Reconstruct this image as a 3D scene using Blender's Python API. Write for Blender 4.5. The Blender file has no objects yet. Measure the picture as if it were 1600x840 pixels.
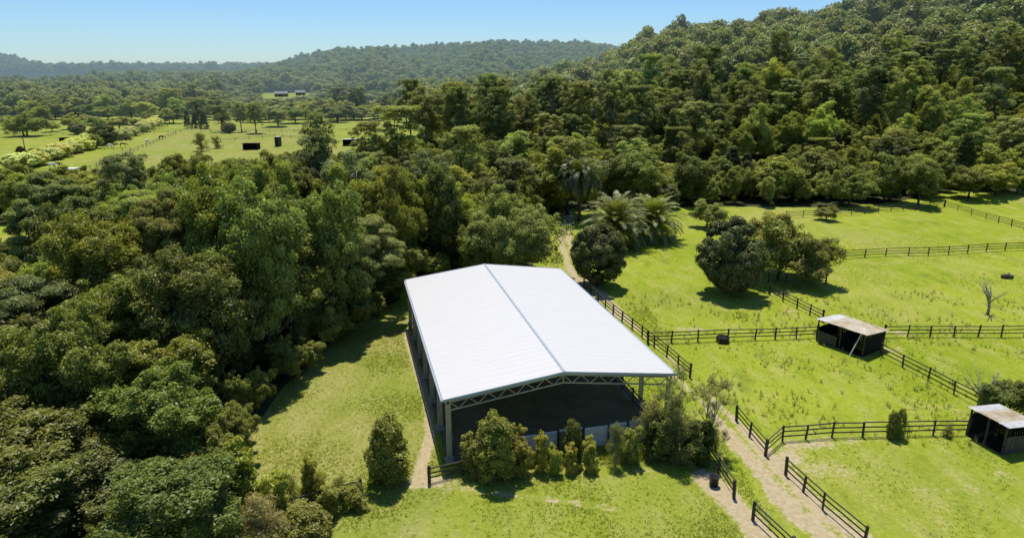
import bpy, bmesh, math, random
import numpy as np
from mathutils import Vector, Matrix, noise as mnoise

SC = bpy.context.scene
COL = SC.collection
rnd = random.Random(11)
RAD = math.radians

# ------------------------------------------------------------------ camera geometry
FPX, CX, CY, CAMH = 1055.0, 800.0, 420.0, 27.0
PITCH = math.atan(316.0 / 1055.0)
SP, CP = math.sin(PITCH), math.cos(PITCH)

def ray(px, py):
    u = (px - CX) / FPX; v = -(py - CY) / FPX
    return (u, CP + v * SP, -SP + v * CP)

def sstep(a, b, x):
    t = np.clip((np.asarray(x, float) - a) / (b - a), 0, 1)
    return t * t * (3 - 2 * t)

RA = [-.10, -.02, .05, .13, .19, .28, .42, .48, .60, .75, 1.3]
RH = [0, 3, 9, 16, 31, 37, 44, 49, 62, 81, 115]
RY0 = [330, 300, 260, 200, 170, 150, 142, 140, 146, 150, 150]

def height(x, y):
    x = np.asarray(x, float); y = np.asarray(y, float)
    ys = np.maximum(y, 1.0)
    a = x / ys
    hm = np.interp(a, RA, RH); y0 = np.interp(a, RA, RY0)
    t = np.clip((y - y0) / (430 - y0), 0, 1)
    z = hm * (0.35 * t + 0.65 * t * t * (3 - 2 * t))
    z = z * (1 - sstep(480, 900, y)) + 0
    und = 0.16 * np.sin(x * .11 + 1.3) * np.sin(y * .09 + .4) + .07 * np.sin(x * .31 + y * .23)
    und = und * sstep(20, 34, np.abs(x - 1) + np.abs(y - 58) * .7)
    z = z + und + .9 * np.exp(-((x - 103) / 16) ** 2 - ((y - 142) / 9) ** 2)
    return np.where(y < 1, 0, z)

def H(x, y):
    return float(height(x, y))

def P(px, py, dz=0.0):
    d = ray(px, py); z = 0.0
    for _ in range(6):
        t = (CAMH - z - dz) / -d[2]
        x, y = d[0] * t, d[1] * t
        z = H(x, y)
    return Vector((x, y, z + dz))

def at(px, py, Y):
    d = ray(px, py); t = Y / d[1]
    return Vector((d[0] * t, Y, CAMH + d[2] * t))

# ------------------------------------------------------------------ object helpers
def tag(o, label=None, cat=None, group=None, kind=None):
    if label: o['label'] = label
    if cat: o['category'] = cat
    if group: o['group'] = group
    if kind: o['kind'] = kind
    return o

def empty(name, loc=(0, 0, 0), rz=0.0):
    o = bpy.data.objects.new(name, None); COL.objects.link(o)
    o.location = loc; o.rotation_euler = (0, 0, rz); o.empty_display_size = .3
    return o

def link(name, me, parent=None, mat=None):
    o = bpy.data.objects.new(name, me); COL.objects.link(o)
    if mat is not None and not me.materials: me.materials.append(mat)
    if parent is not None: o.parent = parent
    return o

def np_mesh(name, verts, faces_flat, nper, attrs=None, smooth=False, loop_total=None):
    me = bpy.data.meshes.new(name)
    verts = np.asarray(verts, np.float32)
    me.vertices.add(len(verts)); me.vertices.foreach_set('co', verts.ravel())
    faces_flat = np.asarray(faces_flat, np.int32).ravel()
    nf = len(faces_flat) // nper
    me.loops.add(len(faces_flat)); me.loops.foreach_set('vertex_index', faces_flat)
    me.polygons.add(nf)
    me.polygons.foreach_set('loop_start', np.arange(nf, dtype=np.int32) * nper)
    me.polygons.foreach_set('loop_total', np.full(nf, nper, np.int32))
    if smooth: me.polygons.foreach_set('use_smooth', np.ones(nf, bool))
    for k, (dom, arr) in (attrs or {}).items():
        if arr.ndim == 1:
            a = me.attributes.new(k, 'FLOAT', dom); a.data.foreach_set('value', arr.astype(np.float32))
        else:
            a = me.attributes.new(k, 'FLOAT_COLOR', dom); a.data.foreach_set('color', arr.astype(np.float32).ravel())
    me.update(calc_edges=True)
    return me

class MB:
    """small mesh collector"""
    def __init__(s): s.v = []; s.f = []
    def box(s, c, half, rot=None):
        c = Vector(c); b = len(s.v)
        M = rot if rot is not None else Matrix.Identity(3)
        for sx in (-1, 1):
            for sy in (-1, 1):
                for sz in (-1, 1):
                    s.v.append(c + M @ Vector((sx * half[0], sy * half[1], sz * half[2])))
        for q in ((0, 1, 3, 2), (4, 6, 7, 5), (0, 4, 5, 1), (2, 3, 7, 6), (0, 2, 6, 4), (1, 5, 7, 3)):
            s.f.append(tuple(b + i for i in q))
        return s
    def bar(s, p, q, w, h=None, up=(0, 0, 1)):
        p, q = Vector(p), Vector(q); h = h or w
        d = q - p; L = d.length; d.normalize()
        u = Vector(up)
        if abs(d.dot(u)) > .97: u = Vector((0, 1, 0))
        sx = d.cross(u).normalized(); sz = sx.cross(d).normalized()
        M = Matrix((sx, d, sz)).transposed()
        return s.box((p + q) / 2, (w / 2, L / 2, h / 2), M)
    def tube(s, pts, rad, n=7, cap=True):
        pts = [Vector(p) for p in pts]; b = len(s.v)
        for i, p in enumerate(pts):
            d = (pts[min(i + 1, len(pts) - 1)] - pts[max(i - 1, 0)]).normalized()
            a = d.cross(Vector((0, 0, 1)))
            if a.length < .05: a = d.cross(Vector((1, 0, 0)))
            a.normalize(); c = d.cross(a)
            r = rad[i] if hasattr(rad, '__len__') else rad
            for k in range(n):
                t = 2 * math.pi * k / n
                s.v.append(p + a * (r * math.cos(t)) + c * (r * math.sin(t)))
        for i in range(len(pts) - 1):
            for k in range(n):
                s.f.append((b + i * n + k, b + i * n + (k + 1) % n, b + (i + 1) * n + (k + 1) % n, b + (i + 1) * n + k))
        if cap:
            s.f.append(tuple(b + k for k in range(n))[::-1])
            s.f.append(tuple(b + (len(pts) - 1) * n + k for k in range(n)))
        return s
    def quad(s, a, b_, c, d):
        b = len(s.v); s.v += [Vector(a), Vector(b_), Vector(c), Vector(d)]; s.f.append((b, b + 1, b + 2, b + 3)); return s
    def mesh(s, name, smooth=False):
        me = bpy.data.meshes.new(name)
        me.from_pydata([tuple(v) for v in s.v], [], s.f); me.update()
        bm = bmesh.new(); bm.from_mesh(me); bmesh.ops.recalc_face_normals(bm, faces=bm.faces); bm.to_mesh(me); bm.free()
        if smooth:
            for p in me.polygons: p.use_smooth = True
        return me
    def build(s, name, mat, parent=None, smooth=False, bevel=0):
        o = link(name, s.mesh(name, smooth), parent, mat)
        if bevel:
            m = o.modifiers.new('bevel', 'BEVEL'); m.width = bevel; m.segments = 1; m.limit_method = 'ANGLE'
        return o

def copy_tree(o, parent=None):
    c = o.copy(); COL.objects.link(c); c.parent = parent
    for ch in KIDS.get(o.name, []) if parent is None else []:
        copy_child(ch, c)
    return c
def copy_child(ch, par):
    d = ch.copy(); COL.objects.link(d); d.parent = par
    return d
KIDS = {}

# ------------------------------------------------------------------ materials
def newmat(name):
    m = bpy.data.materials.new(name); m.use_nodes = True
    nt = m.node_tree; nt.nodes.clear()
    return m, nt, nt.nodes, nt.links

def N(nt, typ, **kw):
    n = nt.nodes.new(typ)
    for k, v in kw.items():
        if k.startswith('i_'):
            n.inputs[k[2:].replace('_', ' ')].default_value = v
        else: setattr(n, k, v)
    return n

def rgb(nt, c):
    n = nt.nodes.new('ShaderNodeRGB'); n.outputs[0].default_value = (*c, 1); return n.outputs[0]

def mixc(nt, fac, a, b, blend='MIX'):
    n = nt.nodes.new('ShaderNodeMix'); n.data_type = 'RGBA'; n.blend_type = blend
    for i, val in ((0, fac), (6, a), (7, b)):
        if isinstance(val, (int, float)): n.inputs[i].default_value = val
        elif isinstance(val, tuple): n.inputs[i].default_value = (*val, 1)
        else: nt.links.new(val, n.inputs[i])
    return n.outputs[2]

def mth(nt, op, a, b=None, c=None, clamp=False):
    n = nt.nodes.new('ShaderNodeMath'); n.operation = op; n.use_clamp = clamp
    for i, val in enumerate((a, b, c)):
        if val is None: continue
        if isinstance(val, (int, float)): n.inputs[i].default_value = val
        else: nt.links.new(val, n.inputs[i])
    return n.outputs[0]

def noise(nt, scale, detail=4, rough=.55, vec=None, dist=0):
    n = nt.nodes.new('ShaderNodeTexNoise'); n.inputs['Scale'].default_value = scale
    n.inputs['Detail'].default_value = detail; n.inputs['Roughness'].default_value = rough
    n.inputs['Distortion'].default_value = dist
    if vec is not None: nt.links.new(vec, n.inputs['Vector'])
    return n.outputs['Fac']

def mrange(nt, v, a, b, c=0.0, d=1.0):
    n = nt.nodes.new('ShaderNodeMapRange'); n.inputs[1].default_value = a; n.inputs[2].default_value = b
    n.inputs[3].default_value = c; n.inputs[4].default_value = d
    nt.links.new(v, n.inputs[0]); return n.outputs[0]

def finish(nt, col, rough=.7, spec=.3, metal=0.0, bump=None, bstr=.3, bdist=.02):
    b = nt.nodes.new('ShaderNodeBsdfPrincipled'); o = nt.nodes.new('ShaderNodeOutputMaterial')
    if isinstance(col, tuple): b.inputs['Base Color'].default_value = (*col, 1)
    else: nt.links.new(col, b.inputs['Base Color'])
    if isinstance(rough, float): b.inputs['Roughness'].default_value = rough
    else: nt.links.new(rough, b.inputs['Roughness'])
    b.inputs['Specular IOR Level'].default_value = spec; b.inputs['Metallic'].default_value = metal
    if bump is not None:
        bp = nt.nodes.new('ShaderNodeBump'); bp.inputs['Strength'].default_value = bstr; bp.inputs['Distance'].default_value = bdist
        nt.links.new(bump, bp.inputs['Height']); nt.links.new(bp.outputs[0], b.inputs['Normal'])
    nt.links.new(b.outputs[0], o.inputs[0]); return b, o

def simple(name, c1, c2, scale=3.0, rough=.7, spec=.25, bstr=.3, metal=0.0, stretch=None, bdist=.02):
    m, nt, ns, ls = newmat(name)
    tc = ns.new('ShaderNodeTexCoord'); vec = tc.outputs['Object']
    if stretch:
        mp = ns.new('ShaderNodeMapping'); mp.inputs['Scale'].default_value = stretch
        ls.new(vec, mp.inputs[0]); vec = mp.outputs[0]
    f = noise(nt, scale, 6, .65, vec)
    col = mixc(nt, mrange(nt, f, .3, .7), c1, c2)
    finish(nt, col, rough, spec, metal, f, bstr, bdist)
    return m

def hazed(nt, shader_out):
    """painted aerial haze: bluish glow mixed in with distance along the valley"""
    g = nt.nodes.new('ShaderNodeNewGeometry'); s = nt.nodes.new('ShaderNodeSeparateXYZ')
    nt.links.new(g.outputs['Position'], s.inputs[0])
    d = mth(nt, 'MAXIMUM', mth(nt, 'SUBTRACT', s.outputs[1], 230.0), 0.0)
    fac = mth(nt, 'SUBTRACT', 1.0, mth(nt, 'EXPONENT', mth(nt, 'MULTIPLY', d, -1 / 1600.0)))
    e = nt.nodes.new('ShaderNodeEmission'); e.inputs[0].default_value = (.22, .325, .40, 1); e.inputs[1].default_value = .95  # haze painted as bluish emission, no scattering air in the scene
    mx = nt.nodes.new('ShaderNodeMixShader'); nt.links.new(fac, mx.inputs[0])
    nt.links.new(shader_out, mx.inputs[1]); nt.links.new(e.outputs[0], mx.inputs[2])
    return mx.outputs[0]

def leafmat(name, dark, light, transl=.25, gloss=.02, far=False):
    m, nt, ns, ls = newmat(name)
    at_ = ns.new('ShaderNodeAttribute'); at_.attribute_name = 'tone'
    oi = ns.new('ShaderNodeObjectInfo')
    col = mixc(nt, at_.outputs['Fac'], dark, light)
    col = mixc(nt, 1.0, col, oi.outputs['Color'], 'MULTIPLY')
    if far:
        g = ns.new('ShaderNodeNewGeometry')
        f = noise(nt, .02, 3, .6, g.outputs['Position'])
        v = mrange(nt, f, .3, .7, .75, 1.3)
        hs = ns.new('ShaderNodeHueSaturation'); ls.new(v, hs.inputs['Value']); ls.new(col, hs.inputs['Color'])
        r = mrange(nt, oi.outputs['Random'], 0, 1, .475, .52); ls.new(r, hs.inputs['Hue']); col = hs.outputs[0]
    df = ns.new('ShaderNodeBsdfDiffuse'); ls.new(col, df.inputs[0])
    tr = ns.new('ShaderNodeBsdfTranslucent')
    tcol = mixc(nt, 1.0, col, (1.25, 1.35, .55), 'MULTIPLY'); ls.new(tcol, tr.inputs[0])
    mx = ns.new('ShaderNodeMixShader'); mx.inputs[0].default_value = transl
    ls.new(df.outputs[0], mx.inputs[1]); ls.new(tr.outputs[0], mx.inputs[2])
    gl = ns.new('ShaderNodeBsdfGlossy'); gl.inputs['Roughness'].default_value = .45
    gl.inputs[0].default_value = (.9, .95, 1, 1)
    m2 = ns.new('ShaderNodeMixShader'); m2.inputs[0].default_value = gloss
    ls.new(mx.outputs[0], m2.inputs[1]); ls.new(gl.outputs[0], m2.inputs[2])
    out = ns.new('ShaderNodeOutputMaterial')
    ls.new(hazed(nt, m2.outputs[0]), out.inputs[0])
    m.cycles.emission_sampling = 'NONE'
    return m

LM = {
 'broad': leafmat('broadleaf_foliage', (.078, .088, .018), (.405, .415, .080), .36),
 'gum': leafmat('gum_foliage', (.115, .122, .042), (.405, .410, .135), .36),
 'gumfar': leafmat('gum_foliage_mixed', (.130, .138, .050), (.400, .412, .140), .3, far=True),
 'olive': leafmat('olive_foliage', (.118, .128, .030), (.490, .492, .115), .36),
 'dense': leafmat('dense_dark_foliage', (.034, .040, .010), (.235, .240, .050), gloss=.03),
 'lime': leafmat('fresh_foliage', (.135, .148, .022), (.520, .505, .085), .4),
 'pale': leafmat('flowering_hedge_foliage', (.30, .32, .07), (.80, .77, .27), .25),
 'wisp': leafmat('wispy_foliage', (.14, .140, .048), (.50, .465, .165), .38),
 'conifer': leafmat('conifer_foliage', (.030, .038, .012), (.165, .170, .046)),
 'palm': leafmat('palm_frond', (.075, .090, .018), (.460, .460, .115), .3, .05),
 'grass': leafmat('grass_blade', (.30, .35, .04), (.46, .47, .11), .45, .01),
 'weed': leafmat('weed_stalk', (.24, .25, .07), (.42, .40, .15), .4, .01),
}
BARK = simple('grey_brown_bark', (.05, .04, .028), (.13, .11, .085), 4, .9, .1, .8, stretch=(1, 1, .3))
PALEBARK = simple('pale_gum_bark', (.18, .16, .12), (.42, .39, .33), 2, .8, .1, .4, stretch=(1, 1, .25))
DEADWOOD = simple('bleached_dead_wood', (.20, .18, .15), (.38, .35, .30), 5, .85, .1, .5)
FENCEWOOD = simple('weathered_dark_fence_timber', (.032, .026, .020), (.105, .088, .068), 6, .85, .15, .6, stretch=(1, 1, 1))
FENCEGREY = simple('grey_fence_timber', (.07, .062, .05), (.19, .17, .14), 6, .85, .15, .6)
ROOFWHITE = simple('white_painted_roof_sheet', (.60, .58, .54), (.63, .61, .57), 1.2, .45, .3, .03, stretch=(.25, 1.6, 1))
FLASH = simple('blue_grey_flashing', (.30, .35, .39), (.40, .45, .49), 2, .4, .4, .05)
STEEL = simple('cream_painted_steel', (.30, .28, .19), (.44, .41, .28), 3, .5, .35, .1)
CONC = simple('concrete_footing', (.25, .24, .21), (.40, .38, .34), 8, .9, .2, .5)
SAND = simple('dark_rubber_sand_footing', (.13, .128, .068), (.21, .20, .115), .5, .95, .1, .6)
RUST = simple('rust_stained_iron', (.36, .27, .14), (.68, .62, .50), 1.1, .8, .08, .2, stretch=(1, 1, 1))
GALV = simple('galvanised_iron', (.50, .48, .44), (.72, .70, .66), 2.0, .7, .15, .2)
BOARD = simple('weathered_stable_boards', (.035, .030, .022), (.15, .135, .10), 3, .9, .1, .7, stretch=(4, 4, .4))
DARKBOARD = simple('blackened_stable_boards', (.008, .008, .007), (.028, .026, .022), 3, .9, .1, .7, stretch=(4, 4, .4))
SCREEN = simple('dusty_white_sheet_panel', (.50, .54, .56), (.74, .76, .78), 1.4, .6, .3, .2)
BEIGE = simple('beige_sheet_panel', (.22, .20, .14), (.34, .31, .22), 2.4, .7, .2, .2)
GREYROOF = simple('grey_tin_roof', (.16, .165, .16), (.26, .26, .25), 1, .8, .1, .1)
RUBBER = simple('black_rubber', (.012, .012, .011), (.03, .03, .028), 8, .7, .3, .4)
PLASTIC = simple('black_plastic', (.01, .012, .01), (.03, .03, .03), 4, .5, .4, .1)
WHITEP = simple('white_paint', (.62, .62, .60), (.80, .80, .78), 3, .5, .3, .1)
WATERM = simple('trough_water', (.02, .03, .03), (.05, .06, .06), 3, .1, .6, .05)

# ground material: masks in colour attribute 'mask' (r dirt, g dry/mown, b forest floor, a bright far pasture)
def groundmat():
    m, nt, ns, ls = newmat('pasture_ground')
    g = ns.new('ShaderNodeNewGeometry'); pos = g.outputs['Position']
    A = ns.new('ShaderNodeAttribute'); A.attribute_name = 'mask'
    sp = ns.new('ShaderNodeSeparateColor'); ls.new(A.outputs['Color'], sp.inputs[0])
    mp = ns.new('ShaderNodeMapping'); mp.inputs['Scale'].default_value = (1, .45, 1); mp.inputs['Rotation'].default_value = (0, 0, .35)
    ls.new(pos, mp.inputs[0]); v2 = mp.outputs[0]
    n1 = noise(nt, .06, 5, .6, pos); n2 = noise(nt, .5, 6, .65, v2, .4); n3 = noise(nt, 3.2, 5, .7, pos); n4 = noise(nt, 14., 3, .7, pos)
    lush = mixc(nt, mrange(nt, n1, .35, .68), (.232, .295, .018), (.315, .358, .034))
    lush = mixc(nt, mth(nt, 'MULTIPLY', mrange(nt, n2, .50, .72), .75), lush, (.40, .385, .10))
    lush = mixc(nt, mth(nt, 'MULTIPLY', mrange(nt, n2, .46, .30), .6), lush, (.165, .215, .02))
    # small dark tussocks
    vo = ns.new('ShaderNodeTexVoronoi'); vo.inputs['Scale'].default_value = .42; vo.inputs['Randomness'].default_value = 1
    dv = noise(nt, .9, 3, .6, pos)
    wv = ns.new('ShaderNodeVectorMath'); wv.operation = 'ADD'
    cmb = ns.new('ShaderNodeCombineXYZ'); ls.new(mth(nt, 'MULTIPLY', dv, 2.2), cmb.inputs[0]); ls.new(mth(nt, 'MULTIPLY', n3, 1.2), cmb.inputs[1])
    ls.new(v2, wv.inputs[0]); ls.new(cmb.outputs[0], wv.inputs[1]); ls.new(wv.outputs[0], vo.inputs['Vector'])
    tus = mth(nt, 'MULTIPLY', mrange(nt, vo.outputs['Distance'], .40, .12), mrange(nt, noise(nt, .13, 3, .5, pos), .44, .58))
    big = noise(nt, .045, 4, .6, wv.outputs[0], .6)
    lush = mixc(nt, mth(nt, 'MULTIPLY', mrange(nt, big, .52, .70), .55), lush, (.36, .33, .105))
    lush = mixc(nt, mth(nt, 'MULTIPLY', tus, .6), lush, (.150, .195, .026))
    dry = mixc(nt, mrange(nt, n2, .36, .66), (.215, .215, .052), (.330, .305, .110))
    dry = mixc(nt, mth(nt, 'MULTIPLY', mrange(nt, n3, .52, .75), .6), dry, (.50, .44, .22))
    dry = mixc(nt, mth(nt, 'MULTIPLY', mrange(nt, n1, .55, .38), .6), dry, (.20, .27, .03))
    # mowing streaks
    dg = mth(nt, 'ADD', sp.outputs[1], mth(nt, 'MULTIPLY', mth(nt, 'SUBTRACT', n2, .5), .9), clamp=True)
    col = mixc(nt, dg, lush, dry)
    grain = mixc(nt, mrange(nt, n4, .25, .75), (.70, .72, .62), (1.30, 1.26, 1.30))
    grain2 = mixc(nt, mrange(nt, n3, .3, .7), (.80, .83, .7), (1.18, 1.15, 1.2))
    col = mixc(nt, 1.0, col, grain, 'MULTIPLY'); col = mixc(nt, 1.0, col, grain2, 'MULTIPLY')
    dirt = mixc(nt, mrange(nt, n3, .3, .7), (.34, .265, .14), (.53, .43, .26))
    dirt = mixc(nt, mth(nt, 'MULTIPLY', mrange(nt, n4, .55, .8), .6), dirt, (.64, .54, .38))
    db = mth(nt, 'ADD', mth(nt, 'MULTIPLY', mth(nt, 'SUBTRACT', n2, .5), 1.1), mth(nt, 'MULTIPLY', mth(nt, 'SUBTRACT', n3, .5), 1.3))
    df = mrange(nt, mth(nt, 'ADD', sp.outputs[0], mth(nt, 'MULTIPLY', db, mth(nt, 'MINIMUM', mth(nt, 'MULTIPLY', sp.outputs[0], 4.0), 1.0))), .36, .62)
    col = mixc(nt, df, col, dirt)
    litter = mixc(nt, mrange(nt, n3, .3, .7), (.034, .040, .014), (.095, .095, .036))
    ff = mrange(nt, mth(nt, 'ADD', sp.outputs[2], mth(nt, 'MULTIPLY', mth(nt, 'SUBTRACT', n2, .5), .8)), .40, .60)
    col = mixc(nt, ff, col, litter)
    b, o = finish(nt, col, .95, .08, 0, mth(nt, 'ADD', n3, mth(nt, 'MULTIPLY', n4, .5)), .5, .08)
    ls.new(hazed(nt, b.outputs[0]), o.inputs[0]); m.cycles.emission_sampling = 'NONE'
    return m
GROUND = groundmat()

# ------------------------------------------------------------------ masks
def inpoly(x, y, poly):
    x = np.asarray(x); y = np.asarray(y); c = np.zeros(x.shape, bool); n = len(poly)
    for i in range(n):
        x1, y1 = poly[i]; x2, y2 = poly[(i + 1) % n]
        if y1 == y2: continue
        cond = ((y1 > y) != (y2 > y)) & (x < (x2 - x1) * (y - y1) / (y2 - y1) + x1)
        c ^= cond
    return c

def polydist(x, y, pts):
    d = np.full(np.shape(x), 1e9)
    for (x1, y1), (x2, y2) in zip(pts, pts[1:]):
        dx, dy = x2 - x1, y2 - y1; L = dx * dx + dy * dy + 1e-9
        t = np.clip(((x - x1) * dx + (y - y1) * dy) / L, 0, 1)
        d = np.minimum(d, np.hypot(x - x1 - t * dx, y - y1 - t * dy))
    return d

def px2(pts): return [tuple(P(a, b)[:2]) for a, b in pts]

DRIVE = px2([(1400, 900), (1262, 800), (1205, 735), (1150, 672), (1085, 605), (1020, 545), (960, 490), (918, 450), (893, 410), (882, 375), (888, 345), (882, 322)])
TRACK2 = px2([(1240, 900), (1175, 818), (1128, 772), (1100, 745)])
PATHL = px2([(634, 515), (650, 570), (668, 625), (672, 680), (660, 720), (655, 748)])
PATHB = px2([(640, 752), (700, 762), (790, 772), (880, 782), (960, 795)])
PATHG = px2([(898, 392), (905, 372), (940, 352), (1010, 345)])
FPOLY = [(-20.5, 8), (-20.5, 30), (-20.5, 44), (-20, 54), (-18.5, 64), (-16, 73), (-11, 81), (0, 84), (3, 88), (4, 118), (12, 132), (40, 133),
         (66, 133), (88, 142), (100, 150), (125, 146), (220, 146), (700, 600), (-100, 620), (-60, 400), (-30, 250), (-40, 172), (-150, 150), (-150, 118), (-62, 118), (-66, 82), (-90, 60), (-90, 8)]

def masks(x, y):
    r = np.zeros(x.shape); g = np.zeros(x.shape); b = np.zeros(x.shape)
    d = polydist(x, y, DRIVE)
    wd = np.interp(y, [30, 44, 50, 62, 72, 80, 95], [.80, .72, .40, .28, .55, .8, .45])
    amp = np.interp(y, [30, 44, 52, 64, 72, 82], [.92, .88, .62, .58, .8, .8])
    r = np.maximum(r, amp * (1 - sstep(wd * .9, wd * 2.6 + .3, np.abs(d - .15))) - .42 * np.exp(-(d / .36) ** 2))
    r = np.maximum(r, .80 * (1 - sstep(.3, 1.6, polydist(x, y, TRACK2))))
    r = np.maximum(r, .75 * (1 - sstep(.15, .75, polydist(x, y, PATHL))))
    r = np.maximum(r, .50 * (1 - sstep(.1, .7, polydist(x, y, PATHB))))
    r = np.maximum(r, .75 * (1 - sstep(.4, 1.4, polydist(x, y, PATHG))))
    for (px, py, rx, ry, s) in ((672, 752, 2.0, 1.0, .8), (1262, 694, 3.2, 1.0, .62), (1228, 712, 1.6, 1.5, .6), (1330, 686, 3.5, .7, .5), (1480, 764, 2.6, .5, .5),
                                (1075, 514, 3, 1.0, .5), (1132, 535, 1.0, .7, .6), (1398, 412, 5, 1.6, .33), (1405, 520, 5, .9, .5), (1400, 545, 2, 1, .4),
                                (1225, 458, 3, 1.4, .5), (1255, 486, 2.5, .8, .45), (1040, 700, 2.2, 1, .45), (1010, 735, 2, .6, .4), (900, 435, 3, 2.5, .6), (1595, 372, 5, 3, .35),
                                (1285, 735, 2.5, 1.5, .40), (1560, 738, 1.5, .5, .4)):
        c = P(px, py); r = np.maximum(r, s * np.exp(-((x - c.x) / rx) ** 2 - ((y - c.y) / ry) ** 2))
    lawn = inpoly(x, y, [(-30, 20), (12, 20), (16, 46), (-5, 41), (-12, 76), (-26, 76)])
    g = np.where(lawn, .80, .08)
    g = np.where(inpoly(x, y, [(-8, 28), (14, 28), (15, 44), (-4, 39)]), .42, g)
    c = P(1400, 760); g = np.maximum(g, .40 * np.exp(-((x - c.x) / 12) ** 2 - ((y - c.y) / 7) ** 2))
    c = P(1060, 470); g = np.maximum(g, .40 * np.exp(-((x - c.x) / 9) ** 2 - ((y - c.y) / 6) ** 2))
    far = inpoly(x, y, px2([(30, 292), (290, 197), (470, 197), (620, 280), (300, 300)]))
    g = np.where(far, .72, g)
    g = np.where((y > 150) & ~far & (x < 0), .32, g)
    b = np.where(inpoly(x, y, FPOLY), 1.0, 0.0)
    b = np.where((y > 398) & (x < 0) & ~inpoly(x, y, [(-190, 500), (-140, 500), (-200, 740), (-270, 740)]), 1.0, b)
    # hillside meadows that show between the trees
    for (cx, cy, rx, ry) in ((58, 168, 22, 12), (74, 170, 14, 10), (70, 225, 10, 14), (28, 112, 10, 8)):
        b = b * (1 - .9 * np.exp(-(((x - cx) / rx) ** 2 + ((y - cy) / ry) ** 2) ** 2))
    # shed floor stays plain
    return np.stack([np.clip(r, 0, 1), g, b, np.ones(x.shape)], -1)

def graded(segs):
    out = []
    for a, b, s in segs:
        out += list(np.arange(a, b, s))
    out.append(segs[-1][1]); return np.array(out, float)

gx = graded([(-9000, -1500, 750), (-1500, -400, 50), (-400, -90, 6), (-90, -22, 1.4), (-22, 45, .42), (45, 130, 1.2), (130, 400, 6), (400, 1500, 50), (1500, 9000, 750)])
gy = graded([(-3000, -200, 700), (-200, 15, 10), (15, 80, .42), (80, 150, 1.2), (150, 430, 5), (430, 1200, 30), (1200, 12000, 900)])
X, Y = np.meshgrid(gx, gy)
Z = height(X, Y)
nx, ny = len(gx), len(gy)
idx = np.arange(nx * ny).reshape(ny, nx)
fq = np.stack([idx[:-1, :-1], idx[:-1, 1:], idx[1:, 1:], idx[1:, :-1]], -1).reshape(-1, 4)
mk = masks(X, Y)
me = np_mesh('ground', np.stack([X, Y, Z], -1).reshape(-1, 3), fq, 4, {'mask': ('POINT', mk.reshape(-1, 4))}, smooth=True)
ground = link('ground', me, None, GROUND); tag(ground, 'green and straw coloured pasture of the valley floor', 'ground', kind='structure')

# dirt driveway sheet, a centimetre over the ground, same earth and grass
def strip(name, line, halfw, label):
    pts = []
    for (x1, y1), (x2, y2) in zip(line, line[1:]):
        L = math.hypot(x2 - x1, y2 - y1); n = max(2, int(L / .5))
        for k in range(n): pts.append((x1 + (x2 - x1) * k / n, y1 + (y2 - y1) * k / n))
    pts.append(line[-1]); pts = np.array(pts)
    for _ in range(14): pts[1:-1] = (pts[:-2] + pts[2:] + 2 * pts[1:-1]) / 4
    d = np.gradient(pts, axis=0); d /= np.linalg.norm(d, axis=1)[:, None]; nrm = np.stack([-d[:, 1], d[:, 0]], -1)
    m = 25; off = np.linspace(-halfw, halfw, m)
    V = pts[:, None, :] + nrm[:, None, :] * off[None, :, None]
    x, y = V[..., 0], V[..., 1]; z = height(x, y) + .012
    z[:, 0] -= .03; z[:, -1] -= .03
    ii = np.arange(len(pts) * m).reshape(len(pts), m)
    q = np.stack([ii[:-1, :-1], ii[:-1, 1:], ii[1:, 1:], ii[1:, :-1]], -1).reshape(-1, 4)[:, ::-1]
    mk = masks(x, y)
    o = link(name, np_mesh(name, np.stack([x, y, z], -1).reshape(-1, 3), q, 4, {'mask': ('POINT', mk.reshape(-1, 4))}, True), None, GROUND)
    tag(o, label, 'path', kind='structure')
strip('dirt_driveway', DRIVE, 3.0, 'pale dirt driveway running past the white roofed arena')
strip('dirt_track', TRACK2, 1.8, 'short bare dirt track beside the lower fence')

# ------------------------------------------------------------------ foliage prototypes
def leaf_quads(rs, pos, nrm, size, aspect=.5, jit=.35):
    n = len(pos)
    nr = nrm + rs.normal(0, jit, (n, 3)); nr /= np.linalg.norm(nr, axis=1)[:, None] + 1e-9
    t = rs.normal(0, 1, (n, 3)); t -= (t * nr).sum(1)[:, None] * nr; t /= np.linalg.norm(t, axis=1)[:, None] + 1e-9
    b = np.cross(nr, t)
    s = size * rs.uniform(.6, 1.35, n)[:, None]
    droop = nr * s * -.15
    v = np.stack([pos - t * s * .5, pos + b * s * aspect * .5 - t * s * .05, pos + t * s * .5 + droop, pos - b * s * aspect * .5 - t * s * .05], 1)
    return v.reshape(-1, 3)

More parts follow.
